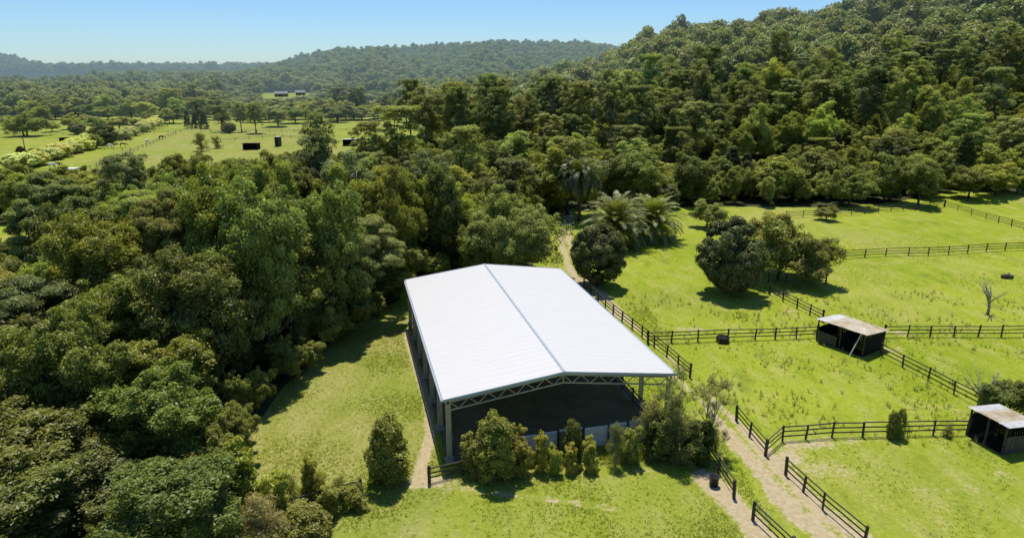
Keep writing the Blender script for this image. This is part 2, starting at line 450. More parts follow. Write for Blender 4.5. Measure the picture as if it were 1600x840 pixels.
def crown_mesh(name, seed, mat, clumps, per, leaf, aspect=.5, jit=.5, center=None, flat=.8, tonebase=.5, under=.35, fill=0.0):
    """clumps: list of (x,y,z,r)."""
    rs = np.random.RandomState(seed)
    Vs, Ts = [], []
    C = np.array(clumps); cen = np.array(center) if center is not None else C[:, :3].mean(0)
    rmean = C[:, 3].mean()
    for (x, y, z, r) in clumps:
        n = int(per * (r / rmean) ** 2 * rs.uniform(.85, 1.15))
        d = rs.normal(0, 1, (n, 3)); d /= np.linalg.norm(d, axis=1)[:, None]
        low = d[:, 2] < -.15
        flip = low & (rs.rand(n) > under); d[flip, 2] *= -1
        # bumpy clump: sub lobes
        lob = rs.normal(0, 1, (9, 3)); lob /= np.linalg.norm(lob, axis=1)[:, None]
        bump = np.max(d @ lob.T, 1)
        rad = r * (.60 + .48 * np.clip((bump - .45) / .5, 0, 1)) * rs.uniform(.66, 1.10, n)
        stray = rs.rand(n) < .10
        rad = np.where(stray, rad * rs.uniform(1.05, 1.45, n), rad)
        p = np.array([x, y, z]) + d * rad[:, None] * np.array([1, 1, flat])
        out = p - cen; out /= np.linalg.norm(out, axis=1)[:, None] + 1e-6
        nr = d * .6 + out * .35 + np.array([0, 0, .45])
        Vs.append(leaf_quads(rs, p, nr, leaf, aspect, jit))
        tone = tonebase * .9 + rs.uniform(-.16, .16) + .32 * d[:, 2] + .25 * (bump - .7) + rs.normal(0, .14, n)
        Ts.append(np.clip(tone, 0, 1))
    V = np.concatenate(Vs); T = np.concatenate(Ts); n = len(T)
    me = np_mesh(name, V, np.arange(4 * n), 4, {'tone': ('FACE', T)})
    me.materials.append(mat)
    return me

def trunk_mesh(name, seed, h, r0, targets, forks=1, n=8, mat=BARK, lean=.3, start=.25, multi=1):
    rs = random.Random(seed); mb = MB()
    for k in range(multi):
        a0 = rs.uniform(0, 6.28); sp = 0 if multi == 1 else r0 * 2.2
        b = Vector((math.cos(a0) * sp, math.sin(a0) * sp, -.25))
        ln = Vector((rs.uniform(-lean, lean), rs.uniform(-lean, lean), 0)) + (b * .8 if multi > 1 else Vector())
        pts, rad = [], []
        for i in range(8):
            t = i / 7
            pts.append(b + Vector((0, 0, h * t)) + ln * h * .12 * t * t + Vector((rs.uniform(-.06, .06), rs.uniform(-.06, .06), 0)) * h * .12)
            rad.append(r0 * ((1 - t) ** .8 * .85 + .15) * (1.35 if i == 0 else 1))
        mb.tube(pts, rad, n)
        for j, tg in enumerate(targets):
            if multi > 1 and j % multi != k: continue
            tg = Vector(tg); zf = min(.9, max(start, (tg.z / h) * .62))
            i = min(6, int(zf * 7)); o = pts[i].lerp(pts[i + 1], zf * 7 - i)
            mid = o.lerp(tg, .5) + Vector((rs.uniform(-.3, .3), rs.uniform(-.3, .3), -.08 * (tg - o).length))
            rr = max(.02, rad[i] * .5)
            mb.tube([o, o.lerp(mid, .5), mid, mid.lerp(tg, .6), tg], [rr, rr * .8, rr * .6, rr * .4, rr * .18], 5, False)
    me = mb.mesh(name, True); me.materials.append(mat); return me

PROTO = {}
def add_proto(kind, crown, trunk, R, Ht):
    PROTO.setdefault(kind, []).append((crown, trunk, R, Ht))

def fib_clumps(rs, R, z0, z1, n, rc, shell=(.55, .95), squash=1.0, lobes=5, top=.0, power=1.0):
    zc, hz = (z0 + z1) / 2, (z1 - z0) / 2
    L = rs.normal(0, 1, (lobes, 3)); L[:, 2] = np.abs(L[:, 2]) * .6; L /= np.linalg.norm(L, axis=1)[:, None]
    out = []
    for i in range(n):
        d = rs.normal(0, 1, 3); d /= np.linalg.norm(d)
        if d[2] < -.85: d[2] *= -.6
        lb = .72 + .34 * max(0, (np.max(L @ d) - .55) / .45)
        k = rs.uniform(*shell) * lb
        r = rc * rs.uniform(.65, 1.35)
        out.append((d[0] * (R - r * .6) * k, d[1] * (R - r * .6) * k, zc + d[2] * (hz - r * .6) * k, r))
    return out

def hier(rs, R, z0, z1, nl, nsub, rl, rsb, core=True, **kw):
    out = []
    for (x, y, z, r) in fib_clumps(rs, R, z0, z1, nl, rl, **kw):
        st = rs.uniform(.8, 1.35); 
        for k in range(int(nsub * rs.uniform(.75, 1.25))):
            d = rs.normal(0, 1, 3); d /= np.linalg.norm(d)
            if d[2] < -.3 and rs.rand() < .5: d[2] *= -1
            q = r * rs.uniform(.45, 1.15)
            out.append((x + d[0] * q, y + d[1] * q, max(z0 + .2, z + d[2] * q * st), rsb * rs.uniform(.45, 1.5)))
        if core: out.append((x, y, z, r * .75))
    return out

def build_protos():
    for s in range(6):   # rainforest broadleaf
        rs = np.random.RandomState(100 + s); R, Ht = 4.6, 12.0
        z0 = .3 if s % 2 else 1.2
        cl = hier(rs, R, z0, Ht, 19, 13, 1.55, .50, shell=(.5, 1.05), lobes=6)
        cl += [(0, 0, 6, 1.9), (.9, .8, 7.8, 1.5), (-1, .4, 7.4, 1.5)]
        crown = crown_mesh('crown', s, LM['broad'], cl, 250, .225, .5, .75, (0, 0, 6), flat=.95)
        tr = trunk_mesh('trunk', s, 9.0, .26, [c[:3] for c in cl[::14]])
        add_proto('broad', crown, tr, R, Ht)
    for s in range(2):   # yellow-olive feathery canopy (acacia-like umbrella)
        rs = np.random.RandomState(150 + s); R, Ht = 5.2, 11.0
        cl = []
        for i in range(95):
            a = rs.uniform(0, 6.28); q = math.sqrt(rs.rand()) * .98
            zz = Ht - 1.0 - q * q * 3.4 + rs.uniform(-.9, .5)
            cl.append((math.cos(a) * q * (R - .6), math.sin(a) * q * (R - .6), zz - (3.4 * rs.rand() if rs.rand() < .25 else 0), .8 * rs.uniform(.7, 1.3)))
        crown = crown_mesh('crown', 20 + s, LM['olive'], cl, 760, .26, .35, .35, (0, 0, 5), flat=.42, tonebase=.6)
        tr = trunk_mesh('trunk', 20 + s, 8, .22, [c[:3] for c in cl[::4]])
        add_proto('umbrella', crown, tr, R, Ht)
    for s in range(5):   # gum trees
        rs = np.random.RandomState(200 + s); R, Ht = 5.0, 20.0
        cl = []
        nb = 13 + s
        for i in range(nb):
            a = i * 2.4 + rs.uniform(-.4, .4); zz = rs.uniform(.42, .97); q = (1 - abs(zz - .62) ** 1.3 * 2.1) * rs.uniform(.4, .95)
            bx, by, bz = math.cos(a) * R * q * .8, math.sin(a) * R * q * .8, zz * Ht
            for k in range(9):
                r = rs.uniform(.4, 1.0)
                cl.append((bx + rs.normal(0, .85), by + rs.normal(0, .85), min(Ht - .8, bz + rs.normal(0, 1.35)), r))
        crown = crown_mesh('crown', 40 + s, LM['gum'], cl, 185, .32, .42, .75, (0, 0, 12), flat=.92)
        tr = trunk_mesh('trunk', 40 + s, 17, .30, [c[:3] for c in cl[::5]], mat=PALEBARK if s % 2 else BARK, start=.35)
        add_proto('gum', crown, tr, R, Ht)
    for s in range(3):   # rounder mid-distance trees
        rs = np.random.RandomState(260 + s); R, Ht = 4.6, 11.0
        cl = hier(rs, R, .2, Ht, 16, 10, 1.7, .62, shell=(.55, 1.02), lobes=5) + [(0, 0, 6, 2.2)]
        crown = crown_mesh('crown', 60 + s, LM['broad'], cl, 150, .33, .5, .75, (0, 0, 5.5), flat=1.0)
        tr = trunk_mesh('trunk', 60 + s, 8, .25, [c[:3] for c in cl[::12]])
        add_proto('round', crown, tr, R, Ht)
        cr2 = crown.copy(); cr2.materials.clear(); cr2.materials.append(LM['olive'])
        add_proto('oliveround', cr2, tr, R, Ht)
        cr3 = crown.copy(); cr3.materials.clear(); cr3.materials.append(LM['lime'])
        add_proto('limeround', cr3, tr, R, Ht)
        cr4 = crown.copy(); cr4.materials.clear(); cr4.materials.append(LM['pale'])
        add_proto('paleround', cr4, tr, R, Ht)
    for s in range(2):   # wide spreading tree
        rs = np.random.RandomState(280 + s); R, Ht = 7.5, 11.0
        cl = hier(rs, R, .4, Ht, 34, 12, 1.7, .60, shell=(.6, 1.03), lobes=9) + [(0, 0, 5, 3), (3, 1, 5, 2.2), (-3, -1, 5, 2.2), (1, -3, 5, 2.2), (0, 3, 5, 2.2)]
        tr = trunk_mesh('trunk', 70 + s, 7, .3, [c[:3] for c in cl[::22]], multi=3)
        for kk, mm in (('wide', 'olive'), ('widedark', 'broad')):
            crown = crown_mesh('crown', 70 + s, LM[mm], cl, 190, .26, .5, .75, (0, 0, 5), flat=1.0)
            add_proto(kk, crown, tr, R, Ht)
    for s in range(2):   # dense mango-like dark
        rs = np.random.RandomState(300 + s); R, Ht = 4.5, 8.0
        cl = []
        for i in range(150):
            d = rs.normal(0, 1, 3); d /= np.linalg.norm(d)
            k = rs.uniform(.82, 1.0); r = rs.uniform(.45, .75)
            zz = 4.1 + d[2] * 3.5 * k
            cl.append((d[0] * (R - r) * k, d[1] * (R - r) * k, max(.5, zz), r))
        cl += [(0, 0, 4.2, 2.6)]
        crown = crown_mesh('crown', 80 + s, LM['dense'], cl, 620, .24, .5, .45, (0, 0, 4), tonebase=.55)
        tr = trunk_mesh('trunk', 80 + s, 5, .3, [c[:3] for c in cl[::12]])
        add_proto('dense', crown, tr, R, Ht)
    for s in range(4):   # shrubs, upright
        rs = np.random.RandomState(340 + s); R, Ht = 1.3, 4.0
        cl = [(0, 0, 1.0, .6)]
        for i in range(90):
            a = rs.uniform(0, 6.28); t = rs.rand(); q = (R - .25) * (1 - abs(t - .42) ** 2 * 1.9) * rs.uniform(.6, 1.02)
            cl.append((math.cos(a) * q, math.sin(a) * q, .25 + t * (Ht - .5), .26 * rs.uniform(.4, 1.6)))
        crown = crown_mesh('crown', 90 + s, LM['lime'] if s != 3 else LM['broad'], cl, 150, .15, .45, .9, (0, 0, 1.8), flat=1.15)
        tr = trunk_mesh('trunk', 90 + s, 3, .07, [c[:3] for c in cl[::5]], multi=2)
        add_proto('shrub', crown, tr, R, Ht)
    for s in range(3):   # wispy feathery shrub / sapling
        rs = np.random.RandomState(380 + s); R, Ht = 2.0, 5.0
        cl = []
        for i in range(60):
            a = rs.uniform(0, 6.28); zz = rs.uniform(.12, .98); q = rs.uniform(.1, 1) * (1.05 - zz * .55)
            cl.append((math.cos(a) * q * (R - .3), math.sin(a) * q * (R - .3), zz * (Ht - .3), rs.uniform(.28, .55)))
        crown = crown_mesh('crown', 110 + s, LM['wisp'], cl, 120, .21, .17, 1.0, (0, 0, 2), flat=.9, under=.9)
        tr = trunk_mesh('trunk', 110 + s, 4.5, .06, [c[:3] for c in cl[::2]], multi=3, mat=PALEBARK, start=.1)
        add_proto('wispy', crown, tr, R, Ht)
    for s in range(4):   # light leafy sapling on stems
        rs = np.random.RandomState(360 + s); R, Ht = 1.3, 4.0
        cl = []
        for st in range(4):
            a0 = rs.uniform(0, 6.28); lx, ly = math.cos(a0) * R * .45, math.sin(a0) * R * .45; hh = Ht * rs.uniform(.72, 1.0)
            for i in range(20):
                t = rs.uniform(.16, 1.0); w_ = (.62 - .42 * t) * R * rs.uniform(.3, 1.1); a = rs.uniform(0, 6.28)
                cl.append((lx * t + math.cos(a) * w_, ly * t + math.sin(a) * w_, t * hh - .15, rs.uniform(.16, .38) * (1.15 - .5 * t)))
        crown = crown_mesh('crown', 160 + s, LM['lime'], cl, 125, .17, .34, 1.0, (0, 0, 1), flat=1.35, under=.8)
        tr = trunk_mesh('trunk', 160 + s, 3.2, .05, [c[:3] for c in cl[::6]], multi=3)
        add_proto('sapling', crown, tr, R, Ht)
    for s in range(2):   # tall open limbed tree
        rs = np.random.RandomState(390 + s); R, Ht = 2.2, 7.0
        cl = []
        for i in range(17):
            a = rs.uniform(0, 6.28); zz = rs.uniform(.30, .97); q = rs.uniform(.25, 1) * (1.0 - .35 * zz)
            bx, by, bz = math.cos(a) * q * R, math.sin(a) * q * R, zz * Ht
            for k in range(4): cl.append((bx + rs.normal(0, .28), by + rs.normal(0, .28), bz + rs.normal(0, .25), rs.uniform(.18, .42)))
        crown = crown_mesh('crown', 170 + s, LM['wisp'], cl, 90, .22, .15, 1.0, (0, 0, 3), flat=.8, under=.9)
        tr = trunk_mesh('trunk', 170 + s, 5.6, .13, [c[:3] for c in cl[::3]], multi=2, mat=PALEBARK, start=.15)
        add_proto('openlimb', crown, tr, R, Ht)
    for s in range(2):   # conifer / dark column
        rs = np.random.RandomState(420 + s); R, Ht = 3.0, 14.0
        cl = []
        for i in range(150):
            t = rs.rand() ** .8; q = (1 - t) ** .6 * R * rs.uniform(.75, 1.0) * .85; a = rs.uniform(0, 6.28)
            cl.append((math.cos(a) * q, math.sin(a) * q, .8 + t * (Ht - 1.4), rs.uniform(.45, .8)))
        crown = crown_mesh('crown', 130 + s, LM['conifer'], cl, 220, .32, .3, .6, (0, 0, 6), flat=.9)
        tr = trunk_mesh('trunk', 130 + s, 12, .2, [])
        add_proto('conifer', crown, tr, R, Ht)
    for s in range(2):   # low flowering hedge bush
        rs = np.random.RandomState(440 + s); R, Ht = 3.0, 4.5
        cl = []
        for i in range(80):
            d = rs.normal(0, 1, 3); d /= np.linalg.norm(d); r = rs.uniform(.4, .7)
            cl.append((d[0] * (R - r), d[1] * (R - r), max(.4, 2.2 + d[2] * (2.3 - r)), r))
        cl.append((0, 0, 2.1, 1.9))
        crown = crown_mesh('crown', 140 + s, LM['pale'], cl, 170, .30, .6, .6, (0, 0, 2), tonebase=.75)
        tr = trunk_mesh('trunk', 140 + s, 2.2, .12, [c[:3] for c in cl[::12]])
        add_proto('hedge', crown, tr, R, Ht)
    # distant crowns, used by the far forest
    for s in range(3):
        rs = np.random.RandomState(460 + s); R, Ht = 5.0, 11.0
        cl = fib_clumps(rs, R, .5, Ht, 16, 1.9, (.6, 1.0), lobes=4)
        crown = crown_mesh('crown', 150 + s, LM['gumfar'], cl, 170, .78, .6, .6, (0, 0, 5))
        tr = trunk_mesh('trunk', 150 + s, 7, .3, [], n=5)
        add_proto('far', crown, tr, R, Ht)
build_protos()

NAMES = {'broad': 'broadleaf_tree', 'umbrella': 'feathery_tree', 'gum': 'gum_tree', 'round': 'rounded_tree', 'oliveround': 'olive_tree', 'limeround': 'leafy_tree',
         'paleround': 'pale_tree', 'wide': 'spreading_tree', 'widedark': 'spreading_tree', 'dense': 'dense_tree', 'shrub': 'shrub', 'wispy': 'wispy_shrub', 'sapling': 'sapling', 'openlimb': 'open_limbed_tree', 'conifer': 'conifer_tree', 'hedge': 'hedge_bush', 'far': 'distant_tree'}
CATS = {'shrub': 'shrub', 'sapling': 'sapling', 'wispy': 'shrub', 'hedge': 'bush'}
TREES = []
def put(kind, x, y, R, Ht, label, group=None, rz=None, tint=(1, 1, 1), var=None, name=None, sink=.1):
    ps = PROTO[kind]; crown, trunk, R0, H0 = ps[rnd.randrange(len(ps)) if var is None else var % len(ps)]
    z = H(x, y) - sink
    o = empty(name or NAMES[kind], (x, y, z), rnd.uniform(0, 6.28) if rz is None else rz)
    s = R / R0; o.scale = (s * rnd.uniform(.94, 1.06), s * rnd.uniform(.94, 1.06), Ht / H0)
    tag(o, label, CATS.get(kind, 'tree'), group)
    c = link('crown', crown, o); t = link('trunk', trunk, o)
    k = rnd.uniform(.86, 1.16)
    c.color = (tint[0] * k * rnd.uniform(.93, 1.08), tint[1] * k, tint[2] * k * rnd.uniform(.9, 1.1), 1)
    TREES.append((x, y, R)); return o

def put_px(kind, px, toppy, wpx, Yd, label, group=None, basepy=None, **kw):
    if basepy is not None: Yd = P(px, basepy).y
    g0 = at(px, toppy, Yd); z = H(g0.x, Yd)
    # refine x at mid height
    zm = (g0.z + z) / 2
    def proj_py(zz):
        rel = zz - CAMH; dep = Yd * CP - rel * SP; up = Yd * SP + rel * CP
        return CY - FPX * up / dep, dep
    pm, dep = proj_py(zm); g = at(px, pm, Yd)
    ht = max(.8, g0.z - H(g.x, Yd)); R = wpx * dep / FPX / 2
    return put(kind, g.x, Yd, R, ht, label, group, **kw)

ORD = ['first', 'second', 'third', 'fourth', 'fifth', 'sixth', 'seventh', 'eighth', 'ninth', 'tenth', 'eleventh', 'twelfth', 'thirteenth', 'fourteenth',
       'fifteenth', 'sixteenth', 'seventeenth', 'eighteenth', 'nineteenth', 'twentieth']
TENS = {20: 'twenty', 30: 'thirty', 40: 'forty', 50: 'fifty'}
def ordw(i):
    if i < 20: return ORD[i]
    t = (i + 1) // 10 * 10; r = (i + 1) % 10
    return {20: 'twentieth', 30: 'thirtieth', 40: 'fortieth', 50: 'fiftieth'}[t] if r == 0 else TENS[t] + '-' + ORD[r - 1]

# ------------------------------------------------------------------ riding arena
def arena():
    u = Vector((-.2397, .9709, 0)); v = Vector((.9709, .2397, 0))
    O = Vector((-4.45, 42.1, 0)); W, L, HE, RISE = 16.75, 27.9, 5.05, 1.15
    root = empty('riding_arena', O, math.atan2(v.y, v.x))
    tag(root, 'open sided riding arena with a long white gable roof on cream posts', 'arena')
    # local: x across, y along
    def roof(sidename, x0, x1, z0, z1):
        n = int(L / .19); ys = np.linspace(-.15, L + .1, n)
        prof = np.where((np.arange(n) % 4) == 0, .035, 0.0)
        vs, fs = [], []
        nxs = 2
        for k, yy in enumerate(ys):
            for i in range(nxs):
                t = i / (nxs - 1)
                vs.append((x0 + (x1 - x0) * t, yy, z0 + (z1 - z0) * t + prof[k]))
        for k in range(n - 1):
            fs.append((k * 2, k * 2 + 1, k * 2 + 3, k * 2 + 2))
        b = len(vs); 
        vs2 = [(a, c, d - .05 - (0.035 if False else 0)) for a, c, d in vs]; vs += vs2
        for k in range(n - 1): fs.append((b + k * 2 + 2, b + k * 2 + 3, b + k * 2 + 1, b + k * 2))
        me = bpy.data.meshes.new('roof_sheet'); me.from_pydata(vs, [], fs); me.update()
        return link('roof_sheet', me, root, ROOFWHITE)
    roof('a', -.35, W / 2, HE, HE + RISE)
    roof('b', W / 2, W + .35, HE + RISE, HE)
    mb = MB(); mb.box((W / 2 - .045, L / 2, HE + RISE + .035), (.05, L / 2 + .14, .010), Matrix.Rotation(-.13, 3, 'Y'))
    mb.box((W / 2 + .045, L / 2, HE + RISE + .035), (.05, L / 2 + .14, .010), Matrix.Rotation(.13, 3, 'Y'))
    mb.build('ridge_cap', FLASH, root)
    for (xa, xb, za, zb) in ((-.38, W / 2, HE, HE + RISE), (W / 2, W + .38, HE + RISE, HE)):
        for yy in (-.19, L + .13):
            MB().bar((xa, yy, za - .06), (xb, yy, zb - .06), .05, .20).build('barge_board', FLASH, root)
    for xx in (-.44, W + .44):
        MB().box((xx, L / 2, HE - .08), (.075, L / 2 + .2, .075)).build('gutter', FLASH, root, bevel=.015)
    # purlins
    for sx, x0, x1, z0, z1 in ((0, 0, W / 2, HE, HE + RISE), (1, W, W / 2, HE, HE + RISE)):
        for k in range(7):
            t = k / 7 + .05; xx = x0 + (x1 - x0) * t; zz = z0 + (z1 - z0) * t - .16
            MB().box((xx, L / 2, zz), (.04, L / 2, .08)).build('purlin', STEEL, root)
    for k in range(7):
        y = .05 + (L - .1) * k / 6
        # truss
        mb = MB(); D = .62
        for (xa, xb, za, zb) in ((.1, W / 2, HE - .30, HE + RISE - .30), (W - .1, W / 2, HE - .30, HE + RISE - .30)):
            mb.bar((xa, y, za), (xb, y, zb), .11, .09)
            mb.bar((xa, y, za - D), (xb, y, zb - D), .11, .09)
            n = 12; prev = None
            for i in range(n + 1):
                t = i / n; xx = xa + (xb - xa) * t; zt = za + (zb - za) * t
                p = Vector((xx, y, zt - (D if i % 2 else 0)))
                if prev is not None: mb.bar(prev, p, .055, .055)
                prev = p
        mb.bar((W / 2, y, HE + RISE - .3), (W / 2, y, HE + RISE - .3 - D), .08, .08)
        mb.build('roof_truss', STEEL, root)
        for xx in (.02, W - .02):
            mb = MB()
            for dx in (-.14, .14):
                mb.box((xx + dx, y, (HE - .2) / 2), (.045, .07, (HE - .2) / 2))
            nn = 12
            for i in range(nn):
                z0 = .3 + i * (HE - .8) / nn; z1 = z0 + (HE - .8) / nn; s = 1 if i % 2 else -1
                mb.bar((xx - .12 * s, y, z0), (xx + .12 * s, y, z1), .035, .035)
            mb.box((xx, y - .025, (HE - .4) / 2), (.115, .02, (HE - .5) / 2))
            post = mb.build('post', STEEL, root)
            f = MB(); f.box((xx, y, .12), (.30, .30, .24)); f.build('footing', CONC, post, bevel=.03)
    # interior side rails
    for xx in (.55, W - .55):
        for zz in (.45, .85, 1.25):
            MB().bar((xx, .8, zz), (xx, L - .5, zz), .05, .13).build('arena_rail', FENCEGREY, root)
        for k in range(13):
            y = .8 + (L - 1.4) * k / 12
            MB().box((xx + .09 * (1 if xx > 5 else -1), y, .7), (.06, .06, .7)).build('arena_post', FENCEGREY, root)
    # floor
    mb = MB(); 
    fl = MB(); fl.box((W / 2, L / 2, .03), (W / 2 + .1, L / 2 + .1, .05)); f = fl.build('arena_floor', SAND, None)
    f.location = O; f.rotation_euler = root.rotation_euler; tag(f, 'dark sand floor under the arena roof', 'floor', kind='structure')
    # near end screen, from sheets on posts
    s = empty('sheet_screen', O, root.rotation_euler[2])
    tag(s, 'dusty white sheet metal screen across the near end of the arena', 'screen')
    x = .95; k = 0
    while x < W - 1.0:
        w = 1.95 if k % 3 else 1.5; w = min(w, W - .6 - x)
        h = 1.72 + .07 * math.sin(k * 2.1)
        n = int(w / .09); vs = []; fs = []
        for i in range(n + 1):
            xx = x + .05 + (w - .1) * i / n; yo = -.62 + (.018 if i % 2 else -.018)
            vs += [(xx, yo, .12), (xx, yo, h)]
        for i in range(n): fs.append((i * 2, i * 2 + 2, i * 2 + 3, i * 2 + 1))
        me = bpy.data.meshes.new('panel'); me.from_pydata(vs, [], fs); me.update()
        p = link('panel', me, s, BEIGE if k < 2 or k == 4 else SCREEN)
        MB().box((x + w / 2, -.62, h + .03), (w / 2, .07, .04)).build('cap_rail', WHITEP, s)
        MB().box((x, -.70, .95), (.07, .05, .98)).build('post', FENCEWOOD, s)
        x += w; k += 1
    MB().bar((1.0, -.54, .6), (W - .8, -.54, .6), .05, .1).build('rail', FENCEWOOD, s)
    return O, u, v, W, L
AO, AU, AV, AW, AL = arena()

# ------------------------------------------------------------------ fences
def fence(line_px, label, hgt=1.28, spacing=2.6, rails=3, post=.064, mat=FENCEWOOD, name='rail_fence', railw=.10, world=None, endpost=True):
    pts = world or [P(a, b) for a, b in line_px]
    pts = [Vector((p[0], p[1], H(p[0], p[1]))) for p in pts]
    root = empty(name, pts[0]); tag(root, label, 'fence', 'post and rail fences of the paddocks')
    loc = pts[0]; posts = []
    for a, b in zip(pts, pts[1:]):
        L = (b - a).length; n = max(1, round(L / spacing))
        for k in range(n):
            t = (k + (rnd.uniform(-.06, .06) if k else 0)) / n
            q = a.lerp(b, t); posts.append(Vector((q.x, q.y, H(q.x, q.y))))
    posts.append(pts[-1])
    for i, q in enumerate(posts):
        hh = hgt + rnd.uniform(-.04, .10) + (.12 if i in (0, len(posts) - 1) else 0); w = post * (1.35 if i in (0, len(posts) - 1) else rnd.uniform(.9, 1.1))
        rot = Matrix.Rotation(rnd.uniform(-.05, .05), 3, 'X') @ Matrix.Rotation(rnd.uniform(-.05, .05), 3, 'Y') @ Matrix.Rotation(rnd.uniform(0, 1), 3, 'Z')
        if len(posts) <= 100 or i % 2 == 0:
            MB().box(q - loc + Vector((0, 0, hh / 2 - .1)), (w, w, hh / 2 + .1), rot).build('post', mat, root, bevel=.012 if post > .06 else 0)
    for r in range(rails):
        z = hgt * (.92 - r * .30) if rails == 3 else hgt * (.9 - r * .4)
        mb = MB()
        for a, b in zip(posts, posts[1:]):
            d = (b - a).normalized(); side = Vector((-d.y, d.x, 0)) * post * .95
            j1, j2 = rnd.uniform(-.025, .025), rnd.uniform(-.025, .025)
            mb.bar(a - loc + side + Vector((0, 0, z + j1)), b - loc + side + Vector((0, 0, z + j2)), .035, railw)
        mb.build('rail', mat if r else FENCEGREY if post > .06 else mat, root)
    return root

fence([(1101, 706), (1146, 778)], 'short dark rail fence running down from the spindly shrubs to the track gap')
fence([(1176, 812), (1236, 870)], 'rail fence between the two dirt tracks, starting below the gap')
fence([(1150, 657), (1196, 712)], 'rail fence panel along the driveway above the paddock corner post')
fence([(1196, 712), (1222, 689), (1300, 683), (1400, 681), (1511, 679)], 'rail fence across the paddock between the corner post and the lower shelter')
fence([(1227, 742), (1285, 796), (1350, 852)], 'rail fence on the paddock side of the driveway at the bottom')
fence([(912, 452), (958, 492), (1003, 527), (1042, 558), (1078, 590)], 'rail fence running along the right hand side of the white roofed arena')
fence([(1012, 537), (1090, 534), (1180, 531), (1276, 527)], 'rail fence between the arena fence and the upper shelter')
fence([(1202, 460), (1245, 482), (1285, 503)], 'rail fence from the dark round tree down to the upper shelter')
fence([(1376, 556), (1450, 595), (1528, 636)], 'rail fence sloping between the two stable shelters')
fence([(1381, 527), (1490, 526), (1600, 526), (1680, 526)], 'rail fence running off to the edge from behind the upper shelter', spacing=2.8)
fence([(1319, 404), (1450, 399), (1600, 391), (1700, 386)], 'rail fence across the middle of the big green paddock', spacing=3.2, post=.056)
fence([(1475, 323), (1540, 343), (1600, 360), (1700, 388)], 'rail fence descending across the upper paddock by the grassy bank', spacing=3.4, post=.056)
fence([(1228, 341), (1330, 336), (1430, 328), (1476, 323)], 'weathered rail fence along the foot of the forest', spacing=3.2, post=.056, mat=FENCEGREY)
fence([(1200, 442), (1290, 443)], 'low rail fence under the pale green multi trunk tree', spacing=2.4, post=.056)
fence([(671, 754), (722, 742), (760, 748)], 'short rail fence at the near left corner of the arena', hgt=1.15, spacing=2.2)
fence([(430, 812), (500, 792), (565, 774)], 'rail fence half buried in scrub at the bottom of the lawn', hgt=1.2)

# ------------------------------------------------------------------ stable shelters
def shelter(A, front, depth, Lf, Ld, zf, zb, label, kind):
    rz = math.atan2(front[1], front[0])
    root = empty('stable_shelter', (A[0], A[1], H(A[0], A[1]))); tag(root, label, 'shelter')
    f = Vector((front[0], front[1], 0)).normalized(); d = Vector((depth[0], depth[1], 0)).normalized()
    def L(a, b, z): return f * a + d * b + Vector((0, 0, z))
    # corrugated roof in sheets (corrugations run front to back)
    ov = .25; nsh = 5 if kind == 0 else 4; tot = Lf + 2 * ov; w = tot / nsh
    for s in range(nsh):
        mb = MB(); n = 12; pr = None
        z_l = .012 * s % .03
        for i in range(n + 1):
            a = -ov + s * w + (w + .03) * i / n; zz = .022 * (1 if i % 2 else -1) + z_l
            p, q = L(a, -ov - rnd.uniform(0, .05), zf + zz), L(a, Ld + ov, zb + zz)
            if pr: mb.quad(pr[0], p, q, pr[1])
            pr = (p, q)
        mb.build('roof_sheet', GALV if s in ((0,) if kind == 0 else (0, nsh - 1)) else RUST, root)
    for b, z in ((0, zf), (Ld / 2, (zf + zb) / 2), (Ld, zb)):
        MB().bar(L(-.1, b, z - .09), L(Lf + .1, b, z - .09), .07, .10).build('roof_beam', FENCEWOOD, root)
    for a in (0, Lf / 2, Lf):
        for b, z in ((0, zf), (Ld, zb)):
            MB().bar(L(a, b, -.1), L(a, b, z - .15), .11, .11).build('post', FENCEWOOD, root)
    def wall(a0, b0, a1, b1, h0, h1, mat, z0=.05):
        p, q = L(a0, b0, 0), L(a1, b1, 0); D = (q - p).length; n = int(D / .17); mb = MB()
        for i in range(n):
            t = (i + .5) / n; c = p.lerp(q, t); hh = h0 + (h1 - h0) * t - rnd.uniform(0, .07)
            e = (q - p).normalized() * .078
            mb.bar(c + Vector((0, 0, z0)), c + Vector((0, 0, hh)), .02 if abs(e.x) < 0 else .155, .025, up=(q - p).normalized().cross(Vector((0, 0, 1))))
        mb.build('board_wall', mat, root)
    if kind == 0:
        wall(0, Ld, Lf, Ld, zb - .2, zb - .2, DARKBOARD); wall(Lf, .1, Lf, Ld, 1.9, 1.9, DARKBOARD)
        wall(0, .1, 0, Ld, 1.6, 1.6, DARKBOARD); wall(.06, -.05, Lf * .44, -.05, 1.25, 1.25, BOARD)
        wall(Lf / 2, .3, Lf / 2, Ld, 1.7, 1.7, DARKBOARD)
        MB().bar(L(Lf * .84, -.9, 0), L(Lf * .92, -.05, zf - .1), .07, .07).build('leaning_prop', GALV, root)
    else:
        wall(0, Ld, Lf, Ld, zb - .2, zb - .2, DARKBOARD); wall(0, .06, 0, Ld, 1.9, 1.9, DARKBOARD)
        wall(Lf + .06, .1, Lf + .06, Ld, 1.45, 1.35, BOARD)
    # dark bare floor
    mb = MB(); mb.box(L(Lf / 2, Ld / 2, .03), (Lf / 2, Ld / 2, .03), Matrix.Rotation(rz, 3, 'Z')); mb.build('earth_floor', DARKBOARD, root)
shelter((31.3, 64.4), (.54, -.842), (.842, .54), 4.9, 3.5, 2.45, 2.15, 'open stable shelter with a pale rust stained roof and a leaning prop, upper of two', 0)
shelter((34.55, 45.5), (.27, -.963), (.963, .27), 2.8, 2.6, 2.35, 2.15, 'small stable shelter with pale plank side wall, at the right picture edge', 1)

